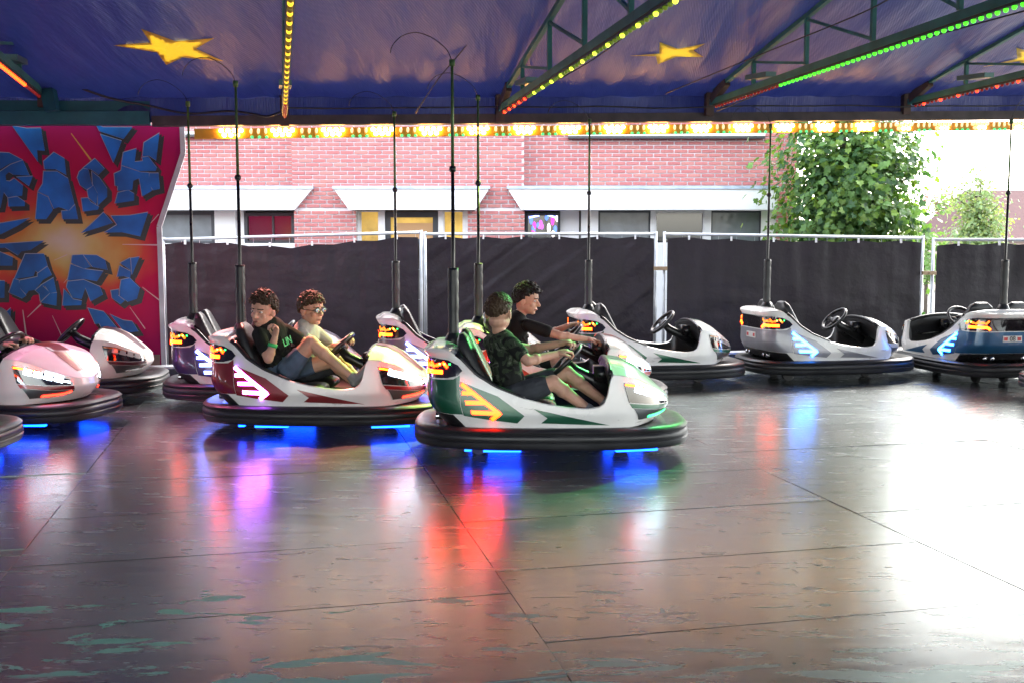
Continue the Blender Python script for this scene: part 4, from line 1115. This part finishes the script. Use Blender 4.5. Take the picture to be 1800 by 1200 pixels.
DEC2 = [(-.127, .370), (.376, .258), (-.077, .276), (-.036, .310)]
def m_dec2(sd=1): return patch_mesh('side_decal', [DEC2], .0045, .010, (sd,))
HLP = [(.475, .535), (.60, .515), (.74, .466), (.90, .408), (.925, .365), (.72, .378), (.515, .402)]
def m_hl(sd): return patch_mesh('headlight', [HLP], .006, .014, (sd,))
def m_hlled(sd): return patch_mesh('headlight_led', [strip((.565 + .075 * i, .494 - .022 * i), (.622 + .075 * i, .476 - .022 * i), .046) for i in range(4)] + [strip((.56, .478), (.90, .388), .012)], .012, .010, (sd,))
def m_hlamb(sd): return patch_mesh('indicator_strip', [strip((.487, .522), (.60, .503), .012), strip((.60, .503), (.70, .473), .010)], .012, .010, (sd,))
def m_nose(sd=1): return patch_mesh('nose_panel', [[(.518, .396), (.72, .372), (.93, .359), (.94, .332), (.75, .342), (.54, .365)]], .005, .012, (sd,))
def m_grille(sd=1): return patch_mesh('grille', [[(.552, .362), (.75, .338), (.945, .326), (.90, .298), (.80, .287), (.615, .283)]], .005, .012, (sd,))
def m_gbar(sd=1): return patch_mesh('grille_bar', [strip((.70, .300), (.86, .305), .014), strip((.86, .305), (.92, .32), .012)], .010, .010, (sd,))
def m_under(k=0):
    mb = MB(); sy = -1 if k < 3 else 1
    if k % 3 == 0: mb.box((-.46, sy * .44 - .02, .075), (-.21, sy * .44 + .02, .112))
    elif k % 3 == 1: mb.bar((.42, sy * .44, .093), (.70, sy * .38, .093), .04, .036)
    else: mb.box((-.585, sy * .44 - .02, .08), (-.54, sy * .44 + .02, .112))
    return mb.mesh('underglow_light')
HUES = dict(orange=E_ORANGE, violet=E_VIOLET, cyan=E_CYAN, bluew=E_BLUEW, off=OFFLED)
ROD = pr('rod_olive', (.10, .19, .06), .45, .3, var=.3, vs=20)
PLW = pr('plate_white', (.6, .6, .58), .4); PLR = pr('plate_red', (.5, .03, .03), .4); PLK = pr('plate_black', (.02, .02, .02), .5)
GRL = pr('grille_dark', (.10, .105, .11), .3, .5)
INSERT = pr('seat_insert', (.05, .055, .06), .35)
def car(x, y, head, colour, led, on, label, tail=True, under=False, plate=None, hoodcol=None, frontled=None, seatcol=None):
    r = empty('bumper_car', (x, y, 0), R(head)); tag(r, label, 'bumper car', 'bumper cars on the rink')
    pt = PAINT[colour]; hp = PAINT[hoodcol] if hoodcol else pt
    C = lambda n_, f, m, p=r: obj(n_, cmesh(f.__name__ + n_, f), m, p)
    D = lambda n_, f, m, sd, p=r: obj(n_, cmesh(f.__name__ + n_ + str(sd), lambda: f(sd)), m, p)
    SD2 = (1, -1)
    C('bumper', m_bumper, RUBBER); C('chassis', m_chassis, BLACKP)
    body = C('body', m_body, WHITE); C('cockpit_tub', m_tub, TUB); [D('edge_trim', m_trim, BLACKP, sd) for sd in SD2]; C('dashboard', m_dash, BLACKP)
    C('bonnet_stripe', m_stripe, hp, body)
    for y_ in (-.205, .205):
        o = C('seat_back', m_seat, VINYL); o.location = (0, y_, 0); o = C('seat_cushion', m_cushion, VINYL); o.location = (0, y_, 0)
    sw = C('steering_wheel', m_wheel, BLACKP); C('spoke', m_spokes, BLACKP, sw); C('steering_column', m_column, BLACKP)
    for i, (cx, cy) in enumerate(((-.5, -.16), (-.5, .16), (.5, 0))):
        o = obj('castor', cmesh('castor', lambda: m_wheels(0, 0)), TUB, r); o.location = (cx, cy, 0)
    p = C('pole', m_pole, BLACKP); C('pole_sleeve', m_sleeve, VINYL, p); C('contact_rod', m_rod, ROD, p); C('contact_whisker', m_whisk, BLACKP, p)
    tl = C('tail_lamp', m_band, LENS); UPM = E_ORANGE if (tail and on) else (E_RED if on else pr('tail_upper_dim', (.3, .04, .01), .3, em=(1, .15, .01), es=.4))
    for sd in SD2: D('tail_light_bar', m_tailbar, E_AMBER if tail else OFFLED, sd, tl); D('tail_light_upper', m_tailup, UPM, sd, tl); D('indicator', m_greendots, E_GREENDOT, sd, tl)
    C('rear_panel', m_rear, pt); C('diffuser', m_diffuser, BLACKP); [D('exhaust', m_exhaust, CHROME, y_) for y_ in (.17, .25, -.17, -.25)]
    np_ = C('number_plate', m_plate, PLW); C('plate_mark', m_platered, PLR, np_)
    if plate:
        o = obj('plate_number', textmesh(plate, .068, .001), PLK, np_)
        pp_ = S(QR, .485, 1, .0135); o.location = pp_; o.rotation_euler = (math.pi / 2, 0, -math.pi / 2)
    for sd in SD2:
        ap = D('arrow_panel', m_arrowp, pt, sd); D('arrow_light', m_led, HUES[led], sd, ap); D('side_decal', m_dec2, pt, sd)
        nm = 'l' if sd > 0 else 'r'
        h = obj('headlight', cmesh('hl' + nm, lambda: m_hl(sd)), LENS, r)
        obj('headlight_led', cmesh('hll' + nm, lambda: m_hlled(sd)), E_HEAD if on else OFFLED, h); obj('indicator_strip', cmesh('hla' + nm, lambda: m_hlamb(sd)), E_AMBER if (on or frontled) else pr('amber_off', (.5, .16, .03), .2, 0, 1), h)
    GB = (E_RED if (on and colour in ('red',)) else (pr('gbar_green', (.02, .4, .12), .3, em=(.05, 1, .25), es=.5) if colour == 'green' and on else SILVER))
    for sd in SD2: D('nose_panel', m_nose, hp, sd); gr_ = D('grille', m_grille, GRL, sd); D('grille_bar', m_gbar, GB, sd, gr_)
    if under: [D('underglow_light', m_under, E_UNDER, k) for k in range(6)]
    return r
car(.27, 7.30, 0, 'green', 'orange', True, 'white and green bumper car with glowing orange arrow, driven by boy in camouflage T-shirt', under=True, hoodcol='green')
car(-1.46, 8.22, -2, 'red', 'violet', True, 'white and dark red bumper car with white-violet arrow carrying two boys', under=True)
car(.39, 9.05, 3, 'orange', 'violet', True, 'white and orange-red bumper car driven by the dark-haired boy in black', tail=True)
car(1.46, 10.86, 8, 'green', 'off', False, 'empty white and green bumper car parked beside the diagonal creased fence', tail=True)
car(3.39, 11.32, 12, 'silver', 'cyan', False, 'empty white and silver bumper car with glowing cyan arrow', plate=None)
car(4.95, 11.42, 99, 'teal', 'cyan', False, 'empty teal-backed bumper car showing its rear with number plate 08', plate='08')
car(5.75, 9.70, 10, 'greysil', 'off', False, 'bumper car cut off by the frame in front of the number 08 car', tail=False)
car(-2.20, 9.52, 9, 'purple', 'bluew', False, 'empty bumper car with purple rear panel parked next to the graffiti board edge')
car(-.45, 10.22, 8, 'greysil', 'bluew', False, 'empty bumper car with mauve-grey rear panel parked between the two driven cars', hoodcol='orange')
car(-4.22, 9.74, 8, 'maroon', 'off', False, 'empty white bumper car with unlit headlights in front of the graffiti board', tail=False)
car(-4.13, 8.36, -13, 'red', 'violet', True, 'white and red bumper car with lit headlights and a driver cut off by the frame', under=True)
car(-4.31, 6.90, 0, 'green', 'off', True, 'bumper car of which only the front rubber bumper enters the frame', under=True)

# ------------------------------------------------------------------ people
def remesh(mb, vox, it=2):
    me = mb.mesh('tmp'); o = bpy.data.objects.new('tmp', me); col.objects.link(o)
    m = o.modifiers.new('r', 'REMESH'); m.mode = 'VOXEL'; m.voxel_size = vox
    if it: s = o.modifiers.new('s', 'SMOOTH'); s.factor = .5; s.iterations = it
    bpy.context.view_layer.update(); dg = bpy.context.evaluated_depsgraph_get()
    r = bpy.data.meshes.new_from_object(o.evaluated_get(dg)); bpy.data.objects.remove(o); bpy.data.meshes.remove(me)
    r.polygons.foreach_set('use_smooth', [True] * len(r.polygons)); r.materials.clear(); return r
SKIN = pr('skin', (.56, .32, .23), .5, var=.10, vs=14, spec=.4)
SKIN.node_tree.nodes['Principled BSDF'].inputs['Subsurface Weight'].default_value = .12
SKIN.node_tree.nodes['Principled BSDF'].inputs['Subsurface Scale'].default_value = .01
EYEW = pr('eye_white', (.62, .6, .58), .3); IRIS = pr('iris', (.03, .02, .015), .2); LIPS = pr('lips', (.38, .13, .11), .5)
def hairmat(n_, c): return pr(n_, c, .55, var=.2, vs=60, bump=.35, bs=160, spec=.3)
H_BROWN = hairmat('hair_brown', (.034, .019, .009)); H_DARK = hairmat('hair_dark', (.010, .007, .006)); H_LIGHT = hairmat('hair_light', (.052, .031, .015)); 
def hand(mb, w_, h_, n_, side, c1=.6, c2=1.5, k=1.0, thumb=1):
    w_, h_ = V(w_), V(h_); d = (h_ - w_).normalized(); n_ = V(n_); n_ = (n_ - d * n_.dot(d)).normalized(); s_ = d.cross(n_) * side
    mb.ell(w_ + d * .045 * k, (d * .050 * k, s_ * .040 * k, n_ * .017 * k), 14, 8)
    mb.caps(w_, w_ + d * .03 * k, .022 * k, .024 * k)
    ln = [.030, .036, .033, .026]
    for i in range(4):
        b = w_ + d * .082 * k + s_ * (i - 1.5) * .0205 * k - d * abs(i - 1.4) * .004
        d1 = d * math.cos(c1) + n_ * math.sin(c1); d2 = d * math.cos(c2) + n_ * math.sin(c2); d3 = d * math.cos(c2 + .9) + n_ * math.sin(c2 + .9)
        p1 = b + d1 * ln[i] * 1.15 * k; p2 = p1 + d2 * ln[i] * .8 * k; p3 = p2 + d3 * ln[i] * .6 * k
        mb.caps(b - d * .012, p1, .0092 * k, .0088 * k, 8); mb.caps(p1, p2, .0088 * k, .0082 * k, 8); mb.caps(p2, p3, .008 * k, .007 * k, 8)
    t0 = w_ + d * .022 * k - s_ * .030 * k * thumb; t1 = t0 + (d * .6 - s_ * .65 * thumb + n_ * .35).normalized() * .036 * k; t2 = t1 + (d * .8 - s_ * .05 * thumb + n_ * .6).normalized() * .03 * k
    mb.caps(t0, t1, .013 * k, .0105 * k, 8); mb.caps(t1, t2, .0105 * k, .009 * k, 8)
def person(label, J, shirt, bottoms, hair, hairstyle, sleeve=.6, leg=.72, shoe=None, face=(1, 0, 0), up=(0, 0, 1), base=None, hs=1.06, curls=(.6, 1.5), grip=((0, 0, -1), (0, 0, -1)), glasses=False, band=None, text=None, seed=1, skin=SKIN, lean=None):
    g = {k: (at(*v) if len(v) == 3 else V(v)) for k, v in J.items()}
    root = empty('person', base or (g['pelvis'].x, g['pelvis'].y, g['pelvis'].z - .1)); tag(root, label, 'person', 'people riding the bumper cars'); ro = root.location.copy()
    for k in g: g[k] = g[k] - ro
    rt = random.Random(seed)
    Lr = (g['shR'] - g['shL']).normalized(); upv = (g['neck'] - g['pelvis']).normalized(); fw = upv.cross(Lr).normalized(); Lr = fw.cross(upv)
    # --- head frame
    c = g['head']; f = V(face).normalized(); u = V(up); u = (u - f * u.dot(f)).normalized(); r = f.cross(u)
    b = MB()
    b.ell(c + u * .028 * hs, (f * .099 * hs, r * .078 * hs, u * .094 * hs), 20, 14); b.ell(c + f * .028 * hs - u * .042 * hs, (f * .068 * hs, r * .060 * hs, u * .066 * hs), 18, 12)
    b.ell(c + f * .066 * hs - u * .090 * hs, (f * .022 * hs, r * .028 * hs, u * .018 * hs)); b.ell(c - f * .01 * hs - u * .05 * hs, (f * .07 * hs, r * .062 * hs, u * .05 * hs))
    b.caps(c + f * .090 * hs + u * .010 * hs, c + f * .112 * hs - u * .026 * hs, .009 * hs, .0145 * hs, 10); 
    for s_ in (-1, 1):
        b.ell(c + f * .100 * hs - u * .030 * hs + r * s_ * .011 * hs, (f * .010 * hs, r * .008 * hs, u * .008 * hs)); b.ell(c + f * .064 * hs - u * .026 * hs + r * s_ * .040 * hs, (f * .022, r * .02, u * .022))
        b.ell(c + r * s_ * .080 * hs - u * .008 * hs - f * .006, (f * .021 * hs - r * s_ * .006, r * .009 * hs, u * .034 * hs))
    b.ell(c + f * .084 * hs + u * .030 * hs, (f * .014 * hs, r * .050 * hs, u * .011 * hs)); b.ell(c + f * .088 * hs - u * .062 * hs, (f * .012 * hs, r * .024 * hs, u * .011 * hs))
    b.caps(c - u * .085 * hs - f * .012, g['neck'], .045, .052)
    # --- torso and limbs
    for t_, w_, d_, h_ in ((.25, .130, .078, .13), (.55, .110, .074, .14), (.9, .115, .08, .10)): b.ell(g['neck'].lerp(g['pelvis'], t_), (Lr * w_, fw * d_, upv * h_))
    b.caps(g['shL'], g['shR'], .042, .042)
    for sd in 'RL':
        b.caps(g['sh' + sd], g['el' + sd], .043, .037); b.caps(g['el' + sd], g['wr' + sd], .037, .0245); b.ell(g['el' + sd].lerp(g['wr' + sd], .28), ((.039, 0, 0), (0, .039, 0), (0, 0, .039)))
        gi = grip[0] if sd == 'R' else grip[1]
        hand(b, g['wr' + sd], g['ha' + sd], gi, 1 if sd == 'R' else -1, *curls, thumb=1)
        b.caps(g['hip' + sd], g['kn' + sd], .078, .054); b.caps(g['kn' + sd], g['an' + sd], .052, .034); b.ell(g['kn' + sd].lerp(g['an' + sd], .3), ((.053, 0, 0), (0, .053, 0), (0, 0, .053)))
        b.ball(g['kn' + sd], .055)
    obj('body', remesh(b, .0048, 2), skin, root)
    # --- face details
    for s_ in (-1, 1):
        e = MB(); e.ell(c + f * .0815 * hs + r * s_ * .032 * hs + u * .006 * hs, (f * .011 * hs, r * .0155 * hs, u * .0085 * hs)); eo = e.build('eye', EYEW, root, smooth=True)
        i_ = MB(); i_.ell(c + f * .0885 * hs + r * s_ * .031 * hs + u * .006 * hs, (f * .0045 * hs, r * .0065 * hs, u * .0072 * hs)); i_.build('iris', IRIS, eo, smooth=True)
        bw = MB(); bw.caps(c + f * .096 * hs + r * s_ * .016 * hs + u * .027 * hs, c + f * .082 * hs + r * s_ * .052 * hs + u * .029 * hs, .0052, .0035, 8); bw.build('eyebrow', hair, root, smooth=True)
    m_ = MB(); m_.ell(c + f * .0965 * hs - u * .062 * hs, (f * .006 * hs, r * .020 * hs, u * .006 * hs)); m_.build('mouth', LIPS, root, smooth=True)
    # --- hair
    hb = MB(); n_ = 0
    lim = dict(short=[(-1, -.50), (-.3, -.12), (.05, .16), (.6, .42), (1, .56)], curly=[(-1, -.62), (-.3, -.35), (.05, .02), (.5, .30), (1, .42)], fringe=[(-1, -.62), (-.3, -.32), (.1, .0), (.5, .26), (1, .36)])[hairstyle]
    R_ = dict(short=(.104, .083, .098), curly=(.112, .090, .112), fringe=(.108, .087, .104))[hairstyle]
    while n_ < 900:
        d = V((rt.gauss(0, 1), rt.gauss(0, 1), rt.gauss(0, 1))).normalized()
        if d.z < interp(lim, d.x) + rt.uniform(-.05, .05): continue
        k = 1 + (rt.uniform(-.02, .03) if hairstyle == 'short' else rt.uniform(-.05, .13) * (.4 + .6 * max(0, d.z)))
        p = c + u * .030 * hs + (f * d.x * R_[0] + r * d.y * R_[1] + u * d.z * R_[2]) * hs * k
        rr_ = rt.uniform(.007, .010) if hairstyle == 'short' else rt.uniform(.008, .014)
        ax = (f * rt.gauss(0, 1) + r * rt.gauss(0, 1) + u * rt.gauss(0, 1)).normalized(); hb.caps(p - ax * rr_ * .7, p + ax * rr_ * .7, rr_ * .8, rr_ * .55, 6); n_ += 1
    hb.ell(c + u * .040 * hs - f * .008, (f * .097 * hs, r * .078 * hs, u * .092 * hs), 16, 10)
    obj('hair', remesh(hb, .0036, 0), hair, root)
    # --- shirt
    sh = MB()
    for t_, w_, d_, h_ in ((.22, .156, .098, .15), (.5, .138, .098, .17), (.78, .140, .104, .15)): sh.ell(g['neck'].lerp(g['pelvis'], t_), (Lr * w_, fw * d_, upv * h_), 18, 12)
    sh.caps(g['shL'], g['shR'], .053, .053); sh.caps(g['neck'] - upv * .02, g['neck'] - upv * .03, .066, .066)
    for sd in 'RL':
        e_ = g['sh' + sd].lerp(g['el' + sd], min(1, sleeve)); sh.caps(g['sh' + sd], e_, .054, .055 if sleeve < 1 else .046)
        if sleeve >= 1: sh.caps(g['el' + sd], g['wr' + sd], .048, .034)
    for i in range(26):   # folds
        a = rt.uniform(-2.4, 2.4); t_ = rt.uniform(.3, .95); p = g['neck'].lerp(g['pelvis'], t_) + (Lr * math.sin(a) * .138 + fw * math.cos(a) * .098)
        q = p + upv * rt.uniform(-.05, .05) + Lr * rt.uniform(-.06, .06) * math.cos(a) + fw * rt.uniform(-.06, .06) * math.sin(a); sh.caps(p, q, .009, .007, 6)
    obj('shirt', remesh(sh, .0065, 2), shirt, root)
    # --- shorts / trousers
    st = MB(); st.ell(g['neck'].lerp(g['pelvis'], .95), (Lr * .158, fw * .118, upv * .11), 16, 10)
    for sd in 'RL':
        e_ = g['hip' + sd].lerp(g['kn' + sd], min(1, leg)); st.caps(g['hip' + sd], e_, .092, .074 if leg < 1 else .064)
        if leg >= 1: st.caps(g['kn' + sd], g['an' + sd], .064, .048)
        for i in range(6):
            p = g['hip' + sd].lerp(e_, rt.random()); o_ = V((rt.gauss(0, 1), rt.gauss(0, 1), rt.gauss(0, 1))).normalized() * .074; st.caps(p + o_, p + o_ * .9 + V((rt.uniform(-.04, .04), rt.uniform(-.02, .02), rt.uniform(-.04, .04))), .012, .008, 6)
    obj('trousers' if leg >= 1 else 'shorts', remesh(st, .0065, 2), bottoms, root)
    # --- shoes
    for sd in 'RL':
        a = g['an' + sd]; t_ = g['to' + sd]; d = (t_ - a).normalized(); sm = MB(); shin = (g['kn' + sd] - a).normalized()
        heel = a - shin * .055; sm.caps(heel - d * .02, heel + d * .16, .040, .033); sm.caps(a - shin * .01, heel, .041, .043); sm.ell(heel + d * .16, (d * .05, d.cross(shin).normalized() * .042, shin * .026))
        so_ = obj('shoe', remesh(sm, .006, 2), shoe or pr('shoe_grey', (.25, .25, .26), .6, var=.2), root)
        sl_ = MB(); q = d.cross(shin).normalized(); sl_.ell(heel + d * .075 - shin * .037, (d * .145, q * .046, shin * .012), 16, 6); sl_.build('sole', pr('sole', (.62, .58, .46), .7), so_, smooth=True)
    if glasses:
        gl = MB(); FR = pr('glasses_frame', (.015, .02, .02), .25); lens = MB()
        for s_ in (-1, 1):
            cc = c + f * .105 * hs + r * s_ * .034 * hs + u * .006 * hs; ring = [cc + r * math.cos(a) * .026 + u * math.sin(a) * .018 for a in [2 * math.pi * k / 20 for k in range(21)]]
            gl.tube(ring, .0035, 6); gl.tube([cc + r * s_ * .026, c + r * s_ * .082 * hs + f * .085 * hs + u * .01, c + r * s_ * .086 * hs + u * .008], .003, 6)
        gl.tube([c + f * .106 * hs + r * -.009 + u * .01, c + f * .110 * hs + u * .012, c + f * .106 * hs + r * .009 + u * .01], .003, 6)
        go = gl.build('glasses', FR, root, smooth=True)
        for s_ in (-1, 1):
            cc = c + f * .105 * hs + r * s_ * .034 * hs + u * .006 * hs; l_ = MB(); l_.ell(cc, (r * .025, u * .017, f * .0025), 16, 6); l_.build('lens', pr('spectacle_lens', (.10, .22, .20), .04, .0, 1, spec=1.0), go, smooth=True)
    if band:
        w0 = g['wr' + band[0]].lerp(g['el' + band[0]], .35); d = (g['wr' + band[0]] - g['el' + band[0]]).normalized(); MB().tube([w0 - d * .014, w0 + d * .014], .036, 18).build('wristband', band[1], root, smooth=True)
    if text:
        me = textmesh(text[0], text[1]); o = obj('shirt_print', me, text[2], root); p = g['neck'].lerp(g['pelvis'], text[3]) + Lr * text[4] + fw * text[5]
        z = (fw * .9 + Lr * text[6]).normalized(); x = upv.cross(z).normalized(); o.matrix_local = Matrix.Translation(p) @ Matrix((x, z.cross(x), z)).transposed().to_4x4()
    return root
def cloth(n_, c, var=.2): return pr(n_, c, .85, var=var, vs=10, bump=.25, bs=180, spec=.25)
def camo():
    m = cloth('camouflage', (.02, .025, .02)); n, l = nodes(m); b = n['Principled BSDF']; tc = n.new('ShaderNodeTexCoord')
    nz = n.new('ShaderNodeTexNoise'); nz.inputs['Scale'].default_value = 13; nz.inputs['Detail'].default_value = 2.5; nz.inputs['Distortion'].default_value = .8; l.new(tc.outputs['Object'], nz.inputs['Vector'])
    r = n.new('ShaderNodeValToRGB'); r.color_ramp.interpolation = 'CONSTANT'; l.new(nz.outputs['Fac'], r.inputs[0]); e = r.color_ramp.elements
    e[0].position = 0; e[0].color = (.012, .014, .013, 1); e[1].position = .47; e[1].color = (.035, .05, .03, 1)
    x = e.new(.56); x.color = (.10, .12, .085, 1); x = e.new(.64); x.color = (.02, .024, .02, 1)
    l.new(r.outputs[0], b.inputs['Base Color']); return m
BLK = cloth('black_cotton', (.010, .011, .011)); WHT = cloth('white_cotton', (.42, .42, .38), .05); DENIM = cloth('denim', (.075, .11, .17), .35); GREYS = cloth('grey_shorts', (.045, .05, .06), .3); NAVY = cloth('dark_trousers', (.012, .012, .02)); GRT = cloth('grey_sweater', (.16, .16, .17), .15)
PRINT = pr('print_green', (.10, .55, .25), .6); BANDG = pr('band_green', (.03, .40, .10), .5)
# boy in camouflage T-shirt, seen from behind, in the green car
person('boy in camouflage T-shirt seen from behind, steering the white and green car',
  dict(head=(877, 551, 7.08), neck=(880, 593, 7.10), shR=(898, 603, 6.99), shL=(862, 602, 7.22), elR=(928, 634, 6.90), wrR=(978, 622, 7.03), haR=(1004, 612, 7.08), elL=(932, 614, 7.36), wrL=(982, 604, 7.26), haL=(1006, 598, 7.22),
       pelvis=(898, 690, 7.12), hipR=(908, 694, 7.02), hipL=(905, 688, 7.22), knR=(972, 672, 6.98), knL=(996, 655, 7.20), anR=(1030, 716, 7.0), anL=(1060, 704, 7.2), toR=(1058, 712, 7.0), toL=(1090, 700, 7.2)),
  camo(), GREYS, H_LIGHT, 'short', face=(.38, .92, -.02), grip=((.5, .3, -.8), (.5, -.3, -.8)), seed=3)
# dark-haired boy in black
person('dark-haired boy in black T-shirt leaning forward over the wheel, in the orange-red car',
  dict(head=(925, 528, 8.96), neck=(909, 556, 8.98), shR=(929, 572, 8.83), shL=(925, 570, 9.13), elR=(984, 590, 8.78), wrR=(1030, 596, 8.86), haR=(1052, 597, 8.90), elL=(968, 586, 9.22), wrL=(998, 573, 9.12), haL=(1012, 568, 9.08),
       pelvis=(908, 640, 9.0), hipR=(918, 643, 8.9), hipL=(918, 640, 9.1), knR=(975, 632, 8.87), knL=(985, 628, 9.12), anR=(1020, 668, 8.9), anL=(1030, 664, 9.1), toR=(1045, 666, 8.9), toL=(1055, 662, 9.1)),
  BLK, BLK, H_DARK, 'curly', face=(.93, -.30, -.12), grip=((0, 0, -1), (.5, -.3, -.8)), curls=(.3, .8), seed=5)
# two boys in the red car
person('boy in black T-shirt looking back over his shoulder, fist at his chin, green wristband',
  dict(head=(463, 546, 7.98), neck=(471, 572, 8.02), shR=(455, 588, 7.90), shL=(502, 581, 8.12), elR=(472, 630, 7.80), wrR=(483, 594, 7.82), haR=(486, 576, 7.84), elL=(538, 604, 8.12), wrL=(574, 616, 8.18), haL=(592, 616, 8.2),
       pelvis=(496, 650, 8.06), hipR=(508, 648, 7.95), hipL=(506, 650, 8.14), knR=(547, 602, 7.93), knL=(583, 634, 8.14), anR=(617, 660, 7.92), anL=(628, 676, 8.12), toR=(650, 622, 7.92), toL=(650, 668, 8.12)),
  BLK, DENIM, H_BROWN, 'curly', face=(-.34, -.93, -.12), up=(.12, 0, 1), grip=((-.4, -.2, 1), (0, 0, -1)), curls=(1.2, 2.3), leg=.5, band=('R', BANDG), text=('LIN', .085, PRINT, .42, -.035, .118, -.25), seed=7)
person('boy with glasses and white T-shirt gripping the steering wheel beside the boy in black',
  dict(head=(547, 545, 8.40), neck=(539, 573, 8.43), shR=(528, 587, 8.30), shL=(556, 584, 8.56), elR=(562, 622, 8.26), wrR=(583, 610, 8.30), haR=(598, 602, 8.30), elL=(586, 612, 8.60), wrL=(602, 602, 8.48), haL=(612, 594, 8.42),
       pelvis=(530, 652, 8.44), hipR=(538, 654, 8.34), hipL=(538, 650, 8.54), knR=(590, 640, 8.36), knL=(598, 636, 8.52), anR=(628, 672, 8.38), anL=(634, 670, 8.50), toR=(650, 668, 8.38), toL=(656, 666, 8.5)),
  WHT, GREYS, H_LIGHT, 'fringe', face=(.80, -.58, -.06), grip=((.5, .2, -.8), (.5, -.3, -.8)), glasses=True, seed=9)
person('driver in grey sleeves and dark trousers cut off by the frame, hands on the wheel',
  dict(head=(-62, 545, 8.42), neck=(-66, 575, 8.45), shR=(-60, 590, 8.30), shL=(-66, 588, 8.60), elR=(-28, 618, 8.20), wrR=(2, 608, 8.24), haR=(20, 603, 8.28), elL=(8, 608, 8.58), wrL=(36, 600, 8.46), haL=(50, 592, 8.42),
       pelvis=(-70, 655, 8.48), hipR=(-62, 655, 8.38), hipL=(-62, 652, 8.56), knR=(0, 640, 8.28), knL=(12, 634, 8.42), anR=(38, 672, 8.18), anL=(44, 668, 8.36), toR=(60, 670, 8.14), toL=(66, 668, 8.3)),
  GRT, NAVY, H_DARK, 'short', sleeve=1, leg=1, face=(.95, -.2, 0), grip=((.5, .2, -.8), (.5, -.3, -.8)), shoe=pr('shoe_black', (.02, .02, .02), .5), seed=12)
